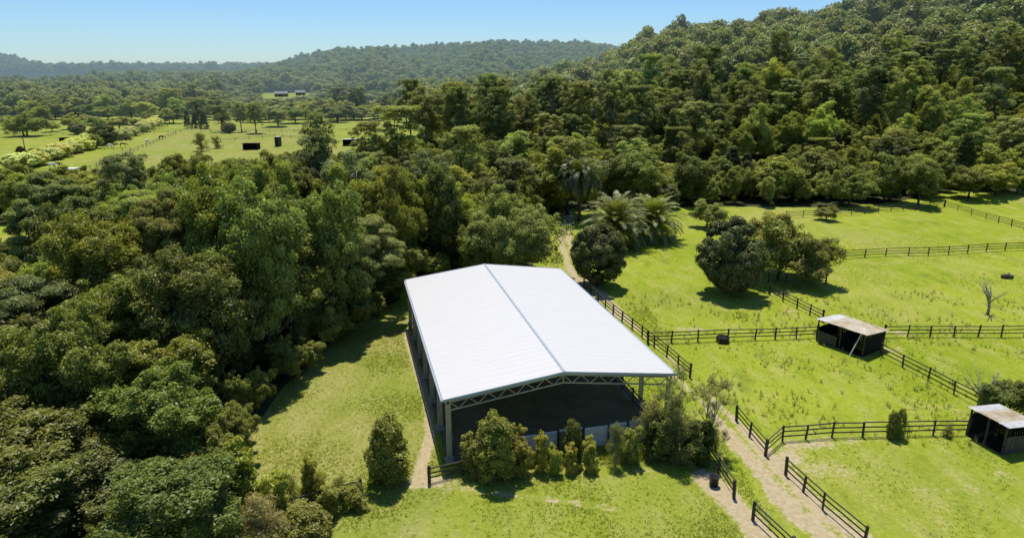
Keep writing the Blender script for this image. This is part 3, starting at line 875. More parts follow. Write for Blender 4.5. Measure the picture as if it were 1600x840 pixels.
# ------------------------------------------------------------------ small objects
def lathe(prof, n=20):
    mb = MB()
    for (r, z) in prof:
        for k in range(n): mb.v.append(Vector((r * math.cos(6.2832 * k / n), r * math.sin(6.2832 * k / n), z)))
    for i in range(len(prof) - 1):
        for k in range(n): mb.f.append((i * n + k, i * n + (k + 1) % n, (i + 1) * n + (k + 1) % n, (i + 1) * n + k))
    return mb
p = P(1129, 534); o = empty('water_trough', p); tag(o, 'round black rubber water trough standing against the paddock fence', 'trough')
lathe([(.02, .04), (.42, .04), (.5, .1), (.56, .58), (.60, .60), (.60, .55), (.66, .52), (.6, .05), (.02, .0)], 24).build('tub', RUBBER, o, True)
lathe([(.01, .42), (.53, .42)], 24).build('water', WATERM, o)
p = P(1115, 758); o = empty('plastic_bin', p); tag(o, 'black plastic bin by the short fence near the spindly shrubs', 'bin')
lathe([(.01, 0), (.26, 0), (.33, .7), (.36, .72), (.36, .76), (.31, .76), (.30, .1), (.01, .08)], 18).build('tub', PLASTIC, o, True)
for s in (-1, 1): MB().tube([(s * .35, -.08, .62), (s * .42, -.06, .60), (s * .42, .06, .60), (s * .35, .08, .62)], .015, 5).build('handle', PLASTIC, o)
# fallen log
p = P(1574, 435); mb = MB()
mb.tube([(-.8, .1, .25), (-.4, 0, .32), (.1, .05, .3), (.7, -.05, .22)], [.22, .34, .31, .2], 9)
mb.tube([(.0, 0, .4), (.15, .1, .7), (.2, .1, .8)], [.12, .08, .04], 6)
lo = mb.build('fallen_log', BARK, None, True); lo.location = p; tag(lo, 'dark fallen log lying alone in the green paddock', 'log')
# dead tree
def dead_tree(px, base, top, label, seed, name='dead_tree', spread=1.0, mat=DEADWOOD, n=9):
    b = P(px, base); tp = at(px, top, b.y); h = tp.z - b.z; rs = random.Random(seed)
    root = empty(name, b); tag(root, label, 'tree')
    mb = MB(); pts = [Vector((0, 0, -.1)), Vector((.03, 0, h * .2)), Vector((-.05, .05, h * .42))]
    mb.tube(pts, [.19, .14, .12], 7); mb.build('trunk', mat, root, True)
    for k in range(n):
        mb = MB(); a = rs.uniform(0, 6.28); r = rs.uniform(.25, .62) * h * spread; z1 = h * rs.uniform(.6, 1.0)
        if k == 0: z1 = h
        o_ = Vector((-.05, .05, h * rs.uniform(.30, .42))); e = Vector((math.cos(a) * r, math.sin(a) * r, z1))
        m1 = o_.lerp(e, .35) + Vector((rs.uniform(-.15, .15), rs.uniform(-.15, .15), .1)); m2 = o_.lerp(e, .7) + Vector((rs.uniform(-.2, .2), rs.uniform(-.2, .2), .0))
        mb.tube([o_, m1, m2, e], [.08, .055, .035, .012], 5)
        for j in range(4):
            s0 = o_.lerp(e, rs.uniform(.4, .85)); q = s0 + Vector((rs.uniform(-.6, .6), rs.uniform(-.6, .6), rs.uniform(.05, .5))) * h * .22
            mb.tube([s0, s0.lerp(q, .5) + Vector((0, 0, .05)), q], [.028, .02, .007], 4)
        mb.build('branch', mat, root, True)
dead_tree(1543, 491, 440, 'bare bleached dead tree alone in the green paddock', 3)
dead_tree(1532, 640, 585, 'pale bare branched tree leaning beside the lower shelter roof', 8, 'bare_tree', 1.3)

# ------------------------------------------------------------------ palms
def palm_crown(seed, nf, Lf, mat, droop=1.0, up=1.2, low=-.5, leaflet=.5):
    rs = np.random.RandomState(seed); Vs, Ts = [], []
    for f in range(nf):
        a = f * 2.39996 + rs.uniform(-.15, .15); e0 = low + (up - low) * ((f + .5) / nf) + rs.uniform(-.1, .1)
        L = Lf * rs.uniform(.85, 1.1); ns = 30; p = np.zeros(3); e = e0 + .35
        hd = np.array([math.cos(a), math.sin(a), 0]); side = np.array([-math.sin(a), math.cos(a), 0])
        bright = rs.uniform(-.12, .12)
        for i in range(ns):
            t = i / ns; d = hd * math.cos(e) + np.array([0, 0, math.sin(e)]); p = p + d * L / ns
            e -= droop * (.6 + 1.5 * t) / ns * 1.25
            if t < .06: continue
            upv = np.cross(side, d); ll = leaflet * math.sin(math.pi * min(1, .15 + t * .85)) ** .6 + .06
            for s in (-1, 1):
                for _ in range(3):
                    ld = side * s * .85 + d * .55 - upv * rs.uniform(-.15, .45) * 1.0 + np.array([0, 0, -.12]); ld /= np.linalg.norm(ld)
                    w = d * .045
                    q = p + d * L / ns * rs.uniform(-.5, .5)
                    Vs += [q - w, q + w, q + ld * ll * .7 + w * .9, q + ld * ll]
                    Ts.append(np.clip(.42 + bright + .25 * math.sin(e) + rs.normal(0, .1), 0, 1))
    n = len(Ts); me = np_mesh('crown', np.array(Vs), np.arange(4 * n), 4, {'tone': ('FACE', np.array(Ts))}); me.materials.append(mat); return me

def palm(px, basepy, toppy, wpx, label, seed, trunk_frac=.35, nf=90, droop=1.1, low=-.55, name='palm_tree', tint=(1, 1, 1), Yd=None):
    Yd = Yd or P(px, basepy).y; g0 = at(px, toppy, Yd); pm = (basepy + toppy) / 2; g = at(px, pm, Yd)
    h = g0.z - H(g.x, Yd); dep = Yd * CP + 22 * SP; R = wpx * dep / FPX / 2
    root = empty(name, (g.x, Yd, H(g.x, Yd))); tag(root, label, 'palm tree')
    th = h * trunk_frac; Lf = R * 1.30
    c = link('crown', palm_crown(seed, nf, Lf, LM['palm'], droop, 1.35, low, leaflet=R * .16), root); c.location = (0, 0, th); c.color = (*tint, 1)
    mb = MB(); pts = []; rad = []
    for i in range(12):
        pts.append((0.02 * i, 0, -.1 + (th + .3) * i / 11)); rad.append(.30 * (1.2 if i == 0 else 1) + (.03 if i % 2 else 0))
    mb.tube(pts, rad, 10).build('trunk', BARK, root, True)
palm(962, 385, 303, 98, 'squat feather palm with drooping fronds, left of the two on the lawn', 1, .36, 110, .85, -.75)
palm(1022, 374, 300, 84, 'squat feather palm with arching fronds, right of the two on the lawn', 2, .36, 100, .85, -.75, tint=(1.15, 1.2, .9))
palm(906, 345, 232, 76, 'tall palm with a shaggy dark crown at the end of the driveway', 3, .62, 80, 1.5, -.9, tint=(.85, .9, .8))
palm(958, 315, 245, 64, 'tall dark palm behind the squat lawn palms', 4, .55, 80, 1.6, -.9, tint=(.55, .62, .55))

# ------------------------------------------------------------------ named trees near the arena and paddocks
put_px('dense', 935, 345, 90, None, 'dark round dense tree beside the driveway at the far right arena corner', basepy=447, var=0)
put_px('dense', 1145, 338, 118, None, 'large dark round tree at the head of the paddock fence', basepy=458, var=1)
put_px('limeround', 1222, 322, 120, None, 'pale green many trunked tree behind the large dark round tree', basepy=438, tint=(.85, .85, 1), sink=1.0)
put_px('limeround', 1272, 356, 92, None, 'smaller pale green spreading tree right of the large dark round tree', basepy=444, tint=(.8, .8, 1), sink=1.0)
put_px('limeround', 1198, 330, 84, None, 'pale green tree growing out behind the dark round crown', basepy=425, tint=(.9, .85, 1))
put_px('oliveround', 1106, 312, 56, None, 'low rounded grey green bush beyond the dark round tree', basepy=356)
put_px('round', 1292, 322, 46, None, 'low wide bush against the forest edge fence', basepy=344)
put_px('wide', 805, 303, 170, 86, 'broad olive tree standing right behind the far end of the arena', var=1, tint=(.95, .92, 1))
put_px('limeround', 742, 345, 70, 84, 'lower olive green tree against the left back of the arena', tint=(.7, .7, .9))
put_px('widedark', 690, 292, 130, 95, 'glossy mid green spreading tree behind the arena, left of the broad olive tree', var=0, tint=(1.4, 1.4, 1))
put_px('round', 640, 305, 90, 97, 'bright leaved tree on the edge of the dark thicket behind the arena', var=1, tint=(1.4, 1.4, 1))
put_px('round', 735, 300, 80, 100, 'mid green tree between the glossy tree and the broad olive tree', var=2, tint=(1.2, 1.2, 1))
put_px('broad', 640, 372, 90, 82, 'shaggy grey green tree at the far left corner of the arena', var=1)
put_px('broad', 590, 415, 80, 76, 'dark bushy tree at the head of the mown lawn', var=2, tint=(.8, .8, .8))
put_px('shrub', 605, 648, 78, None, 'dense upright dark shrub standing alone on the mown lawn', basepy=752, var=3, tint=(.85, .85, .85), name='shrub')
# row in front of the sheet screen
for (px, top, w, base, k, lb, tn) in (
    (775, 645, 78, 748, 'shrub', 'tallest leafy bush in front of the sheet screen', (1.1, 1.1, 1)),
    (742, 668, 62, 738, 'sapling', 'bush spilling over the beige end panel of the screen', (.8, .8, 1)),
    (812, 664, 60, 740, 'sapling', 'bush just right of the tallest one along the screen', (.9, .85, 1)),
    (842, 672, 45, 738, 'sapling', 'narrow pale sapling on its own dark shadow, first past the big bushes', (1.2, 1.15, 1.1)),
    (869, 684, 35, 738, 'sapling', 'smallest narrow sapling in the row along the screen', (1.2, 1.15, 1.1)),
    (895, 655, 34, 722, 'shrub', 'dark narrow bush rising above the screen top', (.5, .55, .6)),
    (895, 686, 38, 738, 'sapling', 'pale sapling right in front of the dark narrow bush', (1.2, 1.15, 1.1)),
    (926, 674, 45, 734, 'sapling', 'loose pale sapling right of the dark narrow bush', (1.2, 1.15, 1.1)),
    (962, 655, 42, 728, 'wispy', 'feathery sapling with tips above the screen', (.9, .95, .8)),
    (985, 660, 51, 722, 'sapling', 'leafy sapling beside the feathery one near the screen end', (.9, .9, 1.1))):
    put_px(k, px, top, w, None, lb, 'bushes along the sheet screen', basepy=base, tint=tn)
for (px, top, w, base, k, lb, tn, vr) in (
    (1020, 618, 70, 705, 'wispy', 'thick feathery shrub at the right end of the screen', (1, 1, .9), 0),
    (1056, 553, 84, 712, 'openlimb', 'tall spindly tree with bare limbs rising over the roof corner', (.9, .92, .85), 1),
    (1062, 640, 90, 720, 'wispy', 'dense low shrub around the foot of the spindly tree', (.6, .66, .55), 2),
    (1108, 590, 76, 712, 'openlimb', 'airy grey leaved tree leaning over the driveway', (1.0, .95, 1.1), 0),
    (1030, 650, 62, 716, 'shrub', 'dark leafy shrub below the feathery shrubs by the screen end', (.6, .65, .6), 3),
    (1092, 655, 58, 720, 'shrub', 'dark shrub shading the top of the short rail fence', (.6, .65, .6), 3)):
    put_px(k, px, top, w, None, lb, None, basepy=base, tint=tn, var=vr)
put_px('shrub', 1396, 640, 20, None, 'dark sapling on the left of a pair by the paddock rail fence', basepy=684, var=3)
put_px('shrub', 1408, 636, 20, None, 'dark sapling on the right of a pair by the paddock rail fence', basepy=683, var=3)
put_px('wispy', 1482, 662, 22, None, 'small weedy bush against the rail fence near the lower shelter', basepy=682, tint=(.7, .7, .6))
put_px('round', 1580, 592, 86, None, 'dark bushy tree behind the lower shelter', basepy=652, tint=(.8, .8, .8))
put_px('round', 1548, 598, 50, None, 'smaller grey bush left of the tree behind the lower shelter', basepy=648, tint=(.9, .9, 1.1))
# scrub at the bottom of the lawn
for (px, top, w, base, k, lb, tn) in (
    (478, 697, 50, 780, 'sapling', 'upright leafy sapling at the bottom of the mown lawn', (1, 1, 1)),
    (500, 730, 40, 785, 'wispy', 'small pale bush right of the upright sapling on the lawn edge', (1.2, 1.3, .7)),
    (455, 735, 46, 795, 'wispy', 'pale feathery bush left of the upright lawn sapling', (1.2, 1.3, .7)),
    (530, 740, 44, 785, 'wispy', 'scrappy bush on the half buried rail fence', (1, 1.05, .7)),
    (560, 748, 30, 778, 'wispy', 'low scrappy bush next to the dense lone shrub', (.8, .85, .7)),
    (385, 672, 110, 800, 'sapling', 'bright yellow green bush at the corner of the dark forest', (1.1, 1.1, .9)),
    (425, 728, 90, 815, 'sapling', 'bright low bush between forest corner and lawn sapling', (1.05, 1.05, .8)),
    (330, 742, 130, 860, 'wispy', 'tangle of grey dead twigs in the scrub, left one', (1.1, 1.0, 1.1)),
    (405, 765, 120, 880, 'wispy', 'tangle of pale dead twigs in the scrub, right one', (1.2, 1.1, 1.1)),
    (480, 790, 90, 850, 'shrub', 'low green bush in front of the half buried rail fence', (.8, .8, .8)),
    (520, 752, 60, 800, 'sapling', 'dull green scrub bush leaning on the half buried fence', (.8, .8, .8)),
    (455, 772, 66, 812, 'sapling', 'dull green scrub bush at the left end of the half buried fence', (.8, .8, .8)),
    (560, 756, 52, 792, 'sapling', 'low green scrub between the half buried fence and the lone shrub', (.75, .75, .75)),
    (340, 690, 90, 800, 'broad', 'small broadleaf tree behind the twig tangles', (.8, .8, .8)),
    (290, 700, 90, 830, 'sapling', 'tall pale green scrub left of the small broadleaf tree', (.8, .8, .8)),
    (255, 722, 120, 880, 'shrub', 'dull green scrub bush left of the twig tangles', (.7, .7, .8))):
    put_px(k, px, top, w, None, lb, 'scrub at the forest corner', basepy=base, tint=tn)

# ------------------------------------------------------------------ forest blocks in rows, with labels by row
def inside(x, y, poly): return bool(inpoly(np.array([x]), np.array([y]), poly)[0])

COLN = {'broad': 'broadleaf tree', 'umbrella': 'feathery topped tree', 'gum': 'gum tree', 'round': 'rounded tree', 'oliveround': 'olive green tree',
        'limeround': 'light green tree', 'dense': 'dense dark tree', 'conifer': 'dark pointed tree', 'paleround': 'pale tree'}
def tone_word(k): return 'dark' if k < .9 else 'light' if k > 1.12 else 'mid toned'

def rows(region, rws, group, poly=None, avoid=()):
    """rws: (row phrase, y, a0, a1, spacing, height fn, kinds, radius, tint)"""
    for (phr, y, x0, x1, sp, hh, kinds, R, tint) in rws:
        x = x0; i = 0
        while x <= x1:
            xx = x + rnd.uniform(-.28, .28) * sp; yy = y + rnd.uniform(-.32, .32) * sp
            x += sp
            if any(math.hypot((xx - ax) / ar, (yy - ay) / ar) < 1 for ax, ay, ar in avoid): continue
            if poly and not inside(xx, yy, poly): continue
            kd = rnd.choice(kinds); h = hh * rnd.uniform(.68, 1.22)
            if kd == 'gum': h *= 1.15
            if region == 'left' and yy > 48 and xx > -36: h *= 1.28
            if kd in ('round', 'oliveround', 'limeround'): h *= .85
            if xx / yy < -.17 and yy < 160: h = min(h, max(5.5, 27 - .125 * yy) * rnd.uniform(.88, 1.08))
            k = rnd.choice((.70, .82, .93, 1.0, 1.08, 1.22)) * (.85 if kd == 'umbrella' else 1); hu = rnd.choice(((1, 1, 1), (1.06, 1.06, .82), (.93, .99, 1.1), (1.03, 1.0, .9), (.92, 1.03, .85)))
            rr = R * rnd.uniform(.82, 1.2) * (.62 if kd == 'conifer' else 1)
            lab = f"{'darker ' if k < .83 else 'paler ' if k > 1.2 else ''}{COLN[kd]}, {ordw(i)} from left in {phr}"
            put(kd, xx, yy, rr, h, lab, group, tint=(tint[0] * k * hu[0], tint[1] * k * hu[1], tint[2] * k * hu[2]))
            i += 1

# dark forest on the left
W_ = ['broad', 'broad', 'broad', 'broad', 'umbrella']
lf = []
names = ['the nearest left forest row', 'the second left forest row', 'the third left forest row', 'the fourth left forest row',
         'the fifth left forest row', 'the sixth left forest row', 'the seventh left forest row', 'the eighth left forest row',
         'the ninth left forest row', 'the tenth left forest row', 'the eleventh left forest row', 'the twelfth left forest row']
ys = [24, 29, 34, 39.5, 45, 50.5, 56, 61.5, 67, 73, 79]
hs = [5.0, 6.5, 8.5, 10, 11.3, 12, 12.5, 13, 13.0, 12.8, 12.5]
xr = [-19, -19, -19.6, -20, -20.4, -20.4, -20, -19.4, -18.4, -16.5, -14]
for i, (y, h, x1) in enumerate(zip(ys, hs, xr)):
    dk = .72 if y < 42 else .88 if y < 55 else 1.0  # foliage of the nearer rows tinted darker to stand in for deep shade
    lf.append((names[i], y, max(-.80 * y - 3, -60) if y < 60 else -.665 * y, x1, 6.4, h * 1.04, W_, 4.7, (dk, dk, dk)))
rows('left', lf, 'trees of the dark forest left of the arena')
# thicket behind: taller, centre left
rows('mid', [
    ('the first row of the thicket behind', 84, -52, -12, 6.2, 13.5, ['broad', 'broad', 'round'], 4.3, (.95, .95, .95)),
    ('the second row of the thicket behind', 90, -52, -6, 6.4, 14.5, ['broad', 'broad', 'round', 'gum'], 4.5, (.95, .95, .95)),
    ('the third row of the thicket behind', 97, -50, 2, 6.6, 14.0, ['broad', 'round'], 4.6, (.95, .95, .95)),
    ('the fourth row of the thicket behind', 105, -50, 6, 7, 13.5, ['round', 'broad', 'gum', 'oliveround'], 4.6, (1, 1, 1)),
    ('the fifth row of the thicket behind', 114, -46, 12, 7.4, 13, ['round', 'round', 'gum', 'oliveround'], 4.8, (1, 1, 1)),
    ('the sixth row of the thicket behind', 124, -42, 16, 7.8, 13, ['round', 'gum', 'oliveround'], 5.0, (1, 1, 1)),
    ('the seventh row of the thicket behind', 135, -36, 30, 8, 13, ['round', 'gum', 'oliveround', 'conifer'], 5.0, (1, 1, 1)),
    ], 'trees of the thicket behind the arena', avoid=((8, 98, 12), (12, 110, 11)))
# tall individuals of the centre left
for (px, top, w, Yd, k, lb, tn) in (
    (490, 174, 100, 104, 'gum', 'tallest dark tree rising above the thicket in front of the far fields', (.85, .85, .85)),
    (470, 250, 90, 96, 'broad', 'dark creeper hung tree below the tallest tree', (.75, .75, .75)),
    (300, 232, 100, 100, 'broad', 'dark round topped tree in front of the pale field', (1, 1, 1)),
    (385, 236, 110, 98, 'broad', 'wide tree left of the tallest dark tree', (1, 1, 1)),
    (540, 250, 80, 100, 'broad', 'dark tree right of the tallest dark tree', (.8, .8, .8)),
    (620, 165, 100, 158, 'gum', 'large pale gum tree at the right end of the far fields', (1.25, 1.2, 1)),
    (575, 190, 60, 150, 'gum', 'slender gum tree just left of the large pale gum', (1.2, 1.15, 1)),
    (665, 132, 70, 205, 'gum', 'tall gum tree standing behind the large pale gum', (1, 1, 1)),
    (640, 122, 60, 240, 'gum', 'tall gum at the left end of the forest ridge', (1, 1, 1)),
    (720, 128, 80, 225, 'gum', 'tall gum tree in the middle of the forest ridge', (1.05, 1, 1)),
    (780, 122, 80, 235, 'gum', 'tall gum tree on the ridge above the olive tree', (1, 1, 1)),
    (845, 120, 80, 250, 'gum', 'tall gum tree on the ridge above the driveway end', (1, 1, 1)),
    (1143, 228, 46, 146, 'conifer', 'broad dark conifer at the forest edge behind the lawn palms', (1, 1, 1)),
    (1165, 250, 36, 142, 'conifer', 'shorter dark conifer right of the broad dark one', (1, 1, 1)),
    (1048, 172, 34, 166, 'conifer', 'pointed conifer above the lawn palms', (1.6, 1.6, 1.6)),
    (1305, 205, 30, 160, 'conifer', 'slim dark conifer halfway along the forest edge', (1, 1, 1)),
    (1380, 96, 90, 235, 'limeround', 'bright green round tree standing out on the wooded hillside', (.9, .9, .8)),
    (1440, 248, 74, 134, 'round', 'round dark tree casting its shadow onto the upper paddock', (.9, .9, .9)),
    (1395, 240, 70, 138, 'oliveround', 'olive round tree left of the shadow casting one at the paddock edge', (.85, .85, .85)),
    (1330, 262, 70, 134, 'round', 'dark tree overhanging the forest edge fence', (.9, .9, .9)),
    (1080, 240, 70, 136, 'round', 'dense dark tree behind the right squat palm', (.75, .75, .8)),
    (1040, 285, 50, 132, 'dense', 'small dark tree directly behind the right squat palm', (1, 1, 1)),
    (1215, 245, 90, 140, 'round', 'glossy mid green tree right of the dark conifers', (1.1, 1.1, 1)),
    (1270, 230, 80, 145, 'oliveround', 'tall olive tree between the conifers and the forest edge fence', (.9, .9, .9))):
    put_px(k, px, top, w, Yd, lb, tint=tn)
# paddock-edge forest and hillside
HS = ['gum', 'gum', 'round', 'oliveround', 'round']
rows('hill', [
    ('the front row of the forest edge', 142, 30, 112, 8.0, 8.5, ['round', 'oliveround', 'round'], 4.6, (1.02, 1.04, 1.0)),
    ('the second row at the forest edge', 150, 24, 122, 8.4, 10.5, ['round', 'oliveround', 'gum', 'conifer'], 4.8, (1.1, 1.1, 1.0)),
    ('the third row up the hillside', 161, 20, 132, 8.8, 11, HS, 5.0, (1.1, 1.1, 1.0)),
    ('the fourth row up the hillside', 173, 0, 142, 9.2, 13, HS, 5.2, (1.1, 1.1, 1.0)),
    ('the fifth row up the hillside', 186, -12, 152, 9.6, 17, ['gum', 'gum', 'oliveround'], 5.2, (1.0, 1.03, 1.0)),
    ('the sixth row up the hillside', 200, -14, 162, 10, 18, ['gum', 'gum', 'gum', 'oliveround'], 5.8, (1.0, 1.03, 1.0)),
    ('the seventh row up the hillside', 216, -18, 172, 10.4, 18, ['gum', 'gum', 'oliveround'], 6.0, (1.0, 1.03, 1.0)),
    ('the eighth row up the hillside', 233, -20, 184, 10.8, 18, ['gum', 'gum', 'oliveround'], 6.2, (1.0, 1.03, 1.0)),
    ('the ninth row up the hillside', 251, -22, 196, 11.4, 18, ['gum', 'gum', 'oliveround'], 6.4, (1.0, 1.03, 1.0)),
    ], 'trees of the wooded hillside', avoid=((52, 168, 9), (64, 169, 10), (78, 170, 8), (70, 222, 9)))

rows('belt2', [
    ('the front row beyond the far fields', 345, -165, -50, 11, 9.0, ['round', 'oliveround', 'round', 'gum'], 6.2, (1.1, 1.1, 1.15)),
    ('the middle row beyond the far fields', 368, -275, -60, 12, 11.0, ['round', 'oliveround', 'gum'], 6.6, (1.1, 1.1, 1.15)),
    ('the back row beyond the far fields', 388, -300, -60, 12, 12.0, ['round', 'gum', 'oliveround'], 7.0, (1.1, 1.1, 1.15)),
    ], 'trees along the far edge of the fields', avoid=((-70, 345, 14),))
# hedge belt of the middle distance, left
rows('belt', [
    ('the front row before the pale field', 124, -108, -52, 5.6, 9.0, ['broad', 'round', 'oliveround'], 4.4, (1.0, 1.05, .9)),
    ('the back row before the pale field', 134, -112, -52, 6.8, 9.2, ['broad', 'round', 'oliveround'], 4.6, (1.0, 1.05, .9)),
    ], 'trees of the belt in front of the pale field')


# far fields: individual trees and bushes
HEDGE = [(30, 240, 44, 262), (52, 238, 36, 258), (72, 232, 36, 250), (90, 226, 38, 246), (106, 222, 34, 240), (122, 216, 36, 235), (135, 211, 26, 229)]
for i, (px, top, w, base) in enumerate(HEDGE):
    put_px('hedge', px, top - 3, w * 1.3, None, f'pale flowering hedge bush, {ordw(i)} from the near end of the long hedge', 'flowering hedge between the far fields', basepy=base)
HEDGE2 = [(190, 202, 26, 218), (203, 198, 24, 212), (222, 192, 22, 206), (230, 188, 24, 202), (240, 185, 24, 197), (248, 181, 22, 193)]
for i, (px, top, w, base) in enumerate(HEDGE2):
    put_px('hedge', px, top - 2, w * 1.25, None, f'small pale hedge bush, {ordw(i)} past the dark round trees along the hedge', 'flowering hedge between the far fields', basepy=base)
for (px, top, w, base, k, lb, tn) in (
    (32, 228, 22, 242, 'conifer', 'little dark pointed bush at the near end of the pale hedge', (.8, .8, .8)),
    (58, 230, 30, 244, 'dense', 'little dark round bush behind the near end of the pale hedge', (.8, .8, .9)),
    (150, 208, 24, 232, 'oliveround', 'grey green tree halfway along the pale hedge', (1, 1, 1.2)),
    (165, 194, 38, 226, 'dense', 'big dark round tree in the middle of the pale hedge', (1.2, 1.2, 1.3)),
    (152, 196, 30, 222, 'dense', 'dark tree beside the big round one in the pale hedge', (1.2, 1.2, 1.3)),
    (207, 193, 18, 208, 'dense', 'small dark tree between the pale hedge bushes', (1.2, 1.2, 1.3)),
    (36, 178, 66, 213, 'widedark', 'spreading dark fig tree beyond the left field', (1.3, 1.3, 1.5)),
    (62, 165, 52, 196, 'round', 'wide tree with a lit crown behind the dark fig', (1.2, 1.2, .9)),
    (80, 187, 28, 206, 'paleround', 'bright cream green tree right of the dark fig', (1, 1, .8)),
    (108, 176, 30, 202, 'limeround', 'yellow green tree beyond the bright cream tree', (1.2, 1.1, .9)),
    (120, 190, 26, 210, 'dense', 'low dark tree right of the yellow green tree', (1.5, 1.5, 1.6)),
    (8, 180, 24, 196, 'paleround', 'yellow bush at the left picture edge beyond the field', (.9, .9, .7)),
    (130, 178, 18, 196, 'paleround', 'small cream tree in the far tree belt', (.9, .9, .8)),
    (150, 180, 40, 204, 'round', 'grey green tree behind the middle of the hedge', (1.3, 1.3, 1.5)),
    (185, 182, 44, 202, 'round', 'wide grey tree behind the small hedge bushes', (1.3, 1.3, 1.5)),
    (210, 185, 26, 200, 'oliveround', 'olive tree behind the far hedge end', (1, 1, 1)),
    (230, 175, 22, 190, 'limeround', 'fresh green tree at the far end of the hedge', (1.2, 1.1, .9)),
    (248, 174, 20, 190, 'oliveround', 'soft green tree next to the fresh green one', (1.1, 1.1, 1)),
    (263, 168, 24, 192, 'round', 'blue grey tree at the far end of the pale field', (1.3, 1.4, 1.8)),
    (292, 172, 14, 200, 'conifer', 'dark upright tree, left of three past the pale field', (1.3, 1.3, 1.3)),
    (305, 174, 16, 200, 'conifer', 'dark upright tree, middle of three past the pale field', (1.2, 1.2, 1.2)),
    (318, 172, 18, 201, 'conifer', 'dark upright tree, right of three past the pale field', (1.3, 1.3, 1.3)),
    (345, 165, 30, 206, 'gum', 'gum tree at the left of the field edge group', (1.1, 1.1, 1.1)),
    (357, 190, 24, 208, 'dense', 'round dark bush under the gum group at the field edge', (1.3, 1.3, 1.4)),
    (375, 160, 28, 206, 'gum', 'gum tree in the middle of the field edge group', (1.1, 1.1, 1.1)),
    (398, 160, 34, 208, 'gum', 'gum tree with clear trunk, right end of the field edge group', (1.1, 1.1, 1.1)),
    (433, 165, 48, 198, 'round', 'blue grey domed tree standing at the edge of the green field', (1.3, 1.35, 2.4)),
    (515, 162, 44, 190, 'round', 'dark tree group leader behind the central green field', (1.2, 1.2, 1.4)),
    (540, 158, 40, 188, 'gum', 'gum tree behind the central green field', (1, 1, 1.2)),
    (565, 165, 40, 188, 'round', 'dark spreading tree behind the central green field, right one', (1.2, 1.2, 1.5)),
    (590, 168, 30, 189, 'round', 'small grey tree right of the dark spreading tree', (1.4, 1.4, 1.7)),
    (312, 205, 36, 236, 'wispy', 'grey scraggy tree on the right edge of the pale field', (.9, .9, .9)),
    (338, 210, 24, 232, 'wispy', 'second grey scraggy tree by the pale field edge', (.9, .9, .9))):
    put_px(k, px, top, w, None, lb, basepy=base, tint=tn)

# ------------------------------------------------------------------ far forest (stuff)
def scatter(name, pts, scl, label, protos, zs=None, lo=.8, hi=1.25):
    pts = np.asarray(pts, np.float32); n = len(pts)
    rs = np.random.RandomState(n)
    me = bpy.data.meshes.new(name); me.vertices.add(n); me.vertices.foreach_set('co', pts.ravel())
    a = me.attributes.new('scl', 'FLOAT_VECTOR', 'POINT')
    b_ = scl * rs.uniform(lo, hi, n); s = np.stack([b_ * rs.uniform(.9, 1.1, n), b_ * rs.uniform(.9, 1.1, n), b_ * rs.uniform(.85, 1.25, n)], -1)
    if zs is not None: s[:, 2] *= zs
    a.data.foreach_set('vector', s.astype(np.float32).ravel())
    a = me.attributes.new('rot', 'FLOAT', 'POINT'); a.data.foreach_set('value', rs.uniform(0, 6.28, n).astype(np.float32))
    o = link(name, me); tag(o, label, 'forest', kind='stuff')
    ng = bpy.data.node_groups.new(name, 'GeometryNodeTree')
    ng.interface.new_socket('Geometry', in_out='INPUT', socket_type='NodeSocketGeometry')
    ng.interface.new_socket('Geometry', in_out='OUTPUT', socket_type='NodeSocketGeometry')
    gi = ng.nodes.new('NodeGroupInput'); go = ng.nodes.new('NodeGroupOutput')
    iop = ng.nodes.new('GeometryNodeInstanceOnPoints'); iop.inputs['Pick Instance'].default_value = True
    jn = ng.nodes.new('GeometryNodeJoinGeometry')
    for p_ in protos[::-1]:
        oi = ng.nodes.new('GeometryNodeObjectInfo'); oi.inputs['Object'].default_value = p_; oi.inputs['As Instance'].default_value = True
        oi.transform_space = 'ORIGINAL'; ng.links.new(oi.outputs['Geometry'], jn.inputs[0])
    ng.links.new(gi.outputs[0], iop.inputs['Points']); ng.links.new(jn.outputs[0], iop.inputs['Instance'])
    na = ng.nodes.new('GeometryNodeInputNamedAttribute'); na.data_type = 'FLOAT_VECTOR'; na.inputs[0].default_value = 'scl'
    ng.links.new(na.outputs['Attribute'], iop.inputs['Scale'])
    nr = ng.nodes.new('GeometryNodeInputNamedAttribute'); nr.data_type = 'FLOAT'; nr.inputs[0].default_value = 'rot'
    cx = ng.nodes.new('ShaderNodeCombineXYZ'); ng.links.new(nr.outputs['Attribute'], cx.inputs[2]); ng.links.new(cx.outputs[0], iop.inputs['Rotation'])
    rv = ng.nodes.new('FunctionNodeRandomValue'); rv.data_type = 'INT'
    ri = [s_ for s_ in rv.inputs if s_.type == 'INT' and s_.enabled]
    rv.inputs[4].default_value = 0; rv.inputs[5].default_value = len(protos) - 1
    ng.links.new(rv.outputs[2], iop.inputs['Instance Index'])
    ng.links.new(iop.outputs[0], go.inputs[0])
    md = o.modifiers.new('scatter', 'NODES'); md.node_group = ng
    return o

# three real distant trees whose crowns are reused by the far forest
FAR = []
for i, (px, top, Yd, lb) in enumerate(((8, 160, 385, 'grey green tree at the left end of the far tree belt'), (170, 155, 400, 'grey green tree in the middle of the far tree belt'),
                               (330, 150, 420, 'tall grey green tree behind the three dark upright trees'))):
    o = put_px('far', px, top, 30, Yd, lb, var=i); FAR.append([c for c in o.children if c.name.startswith('crown')][0]); 
for c in FAR: c.color = (1, 1, 1, 1)

rs = np.random.RandomState(5)
pts = []; 
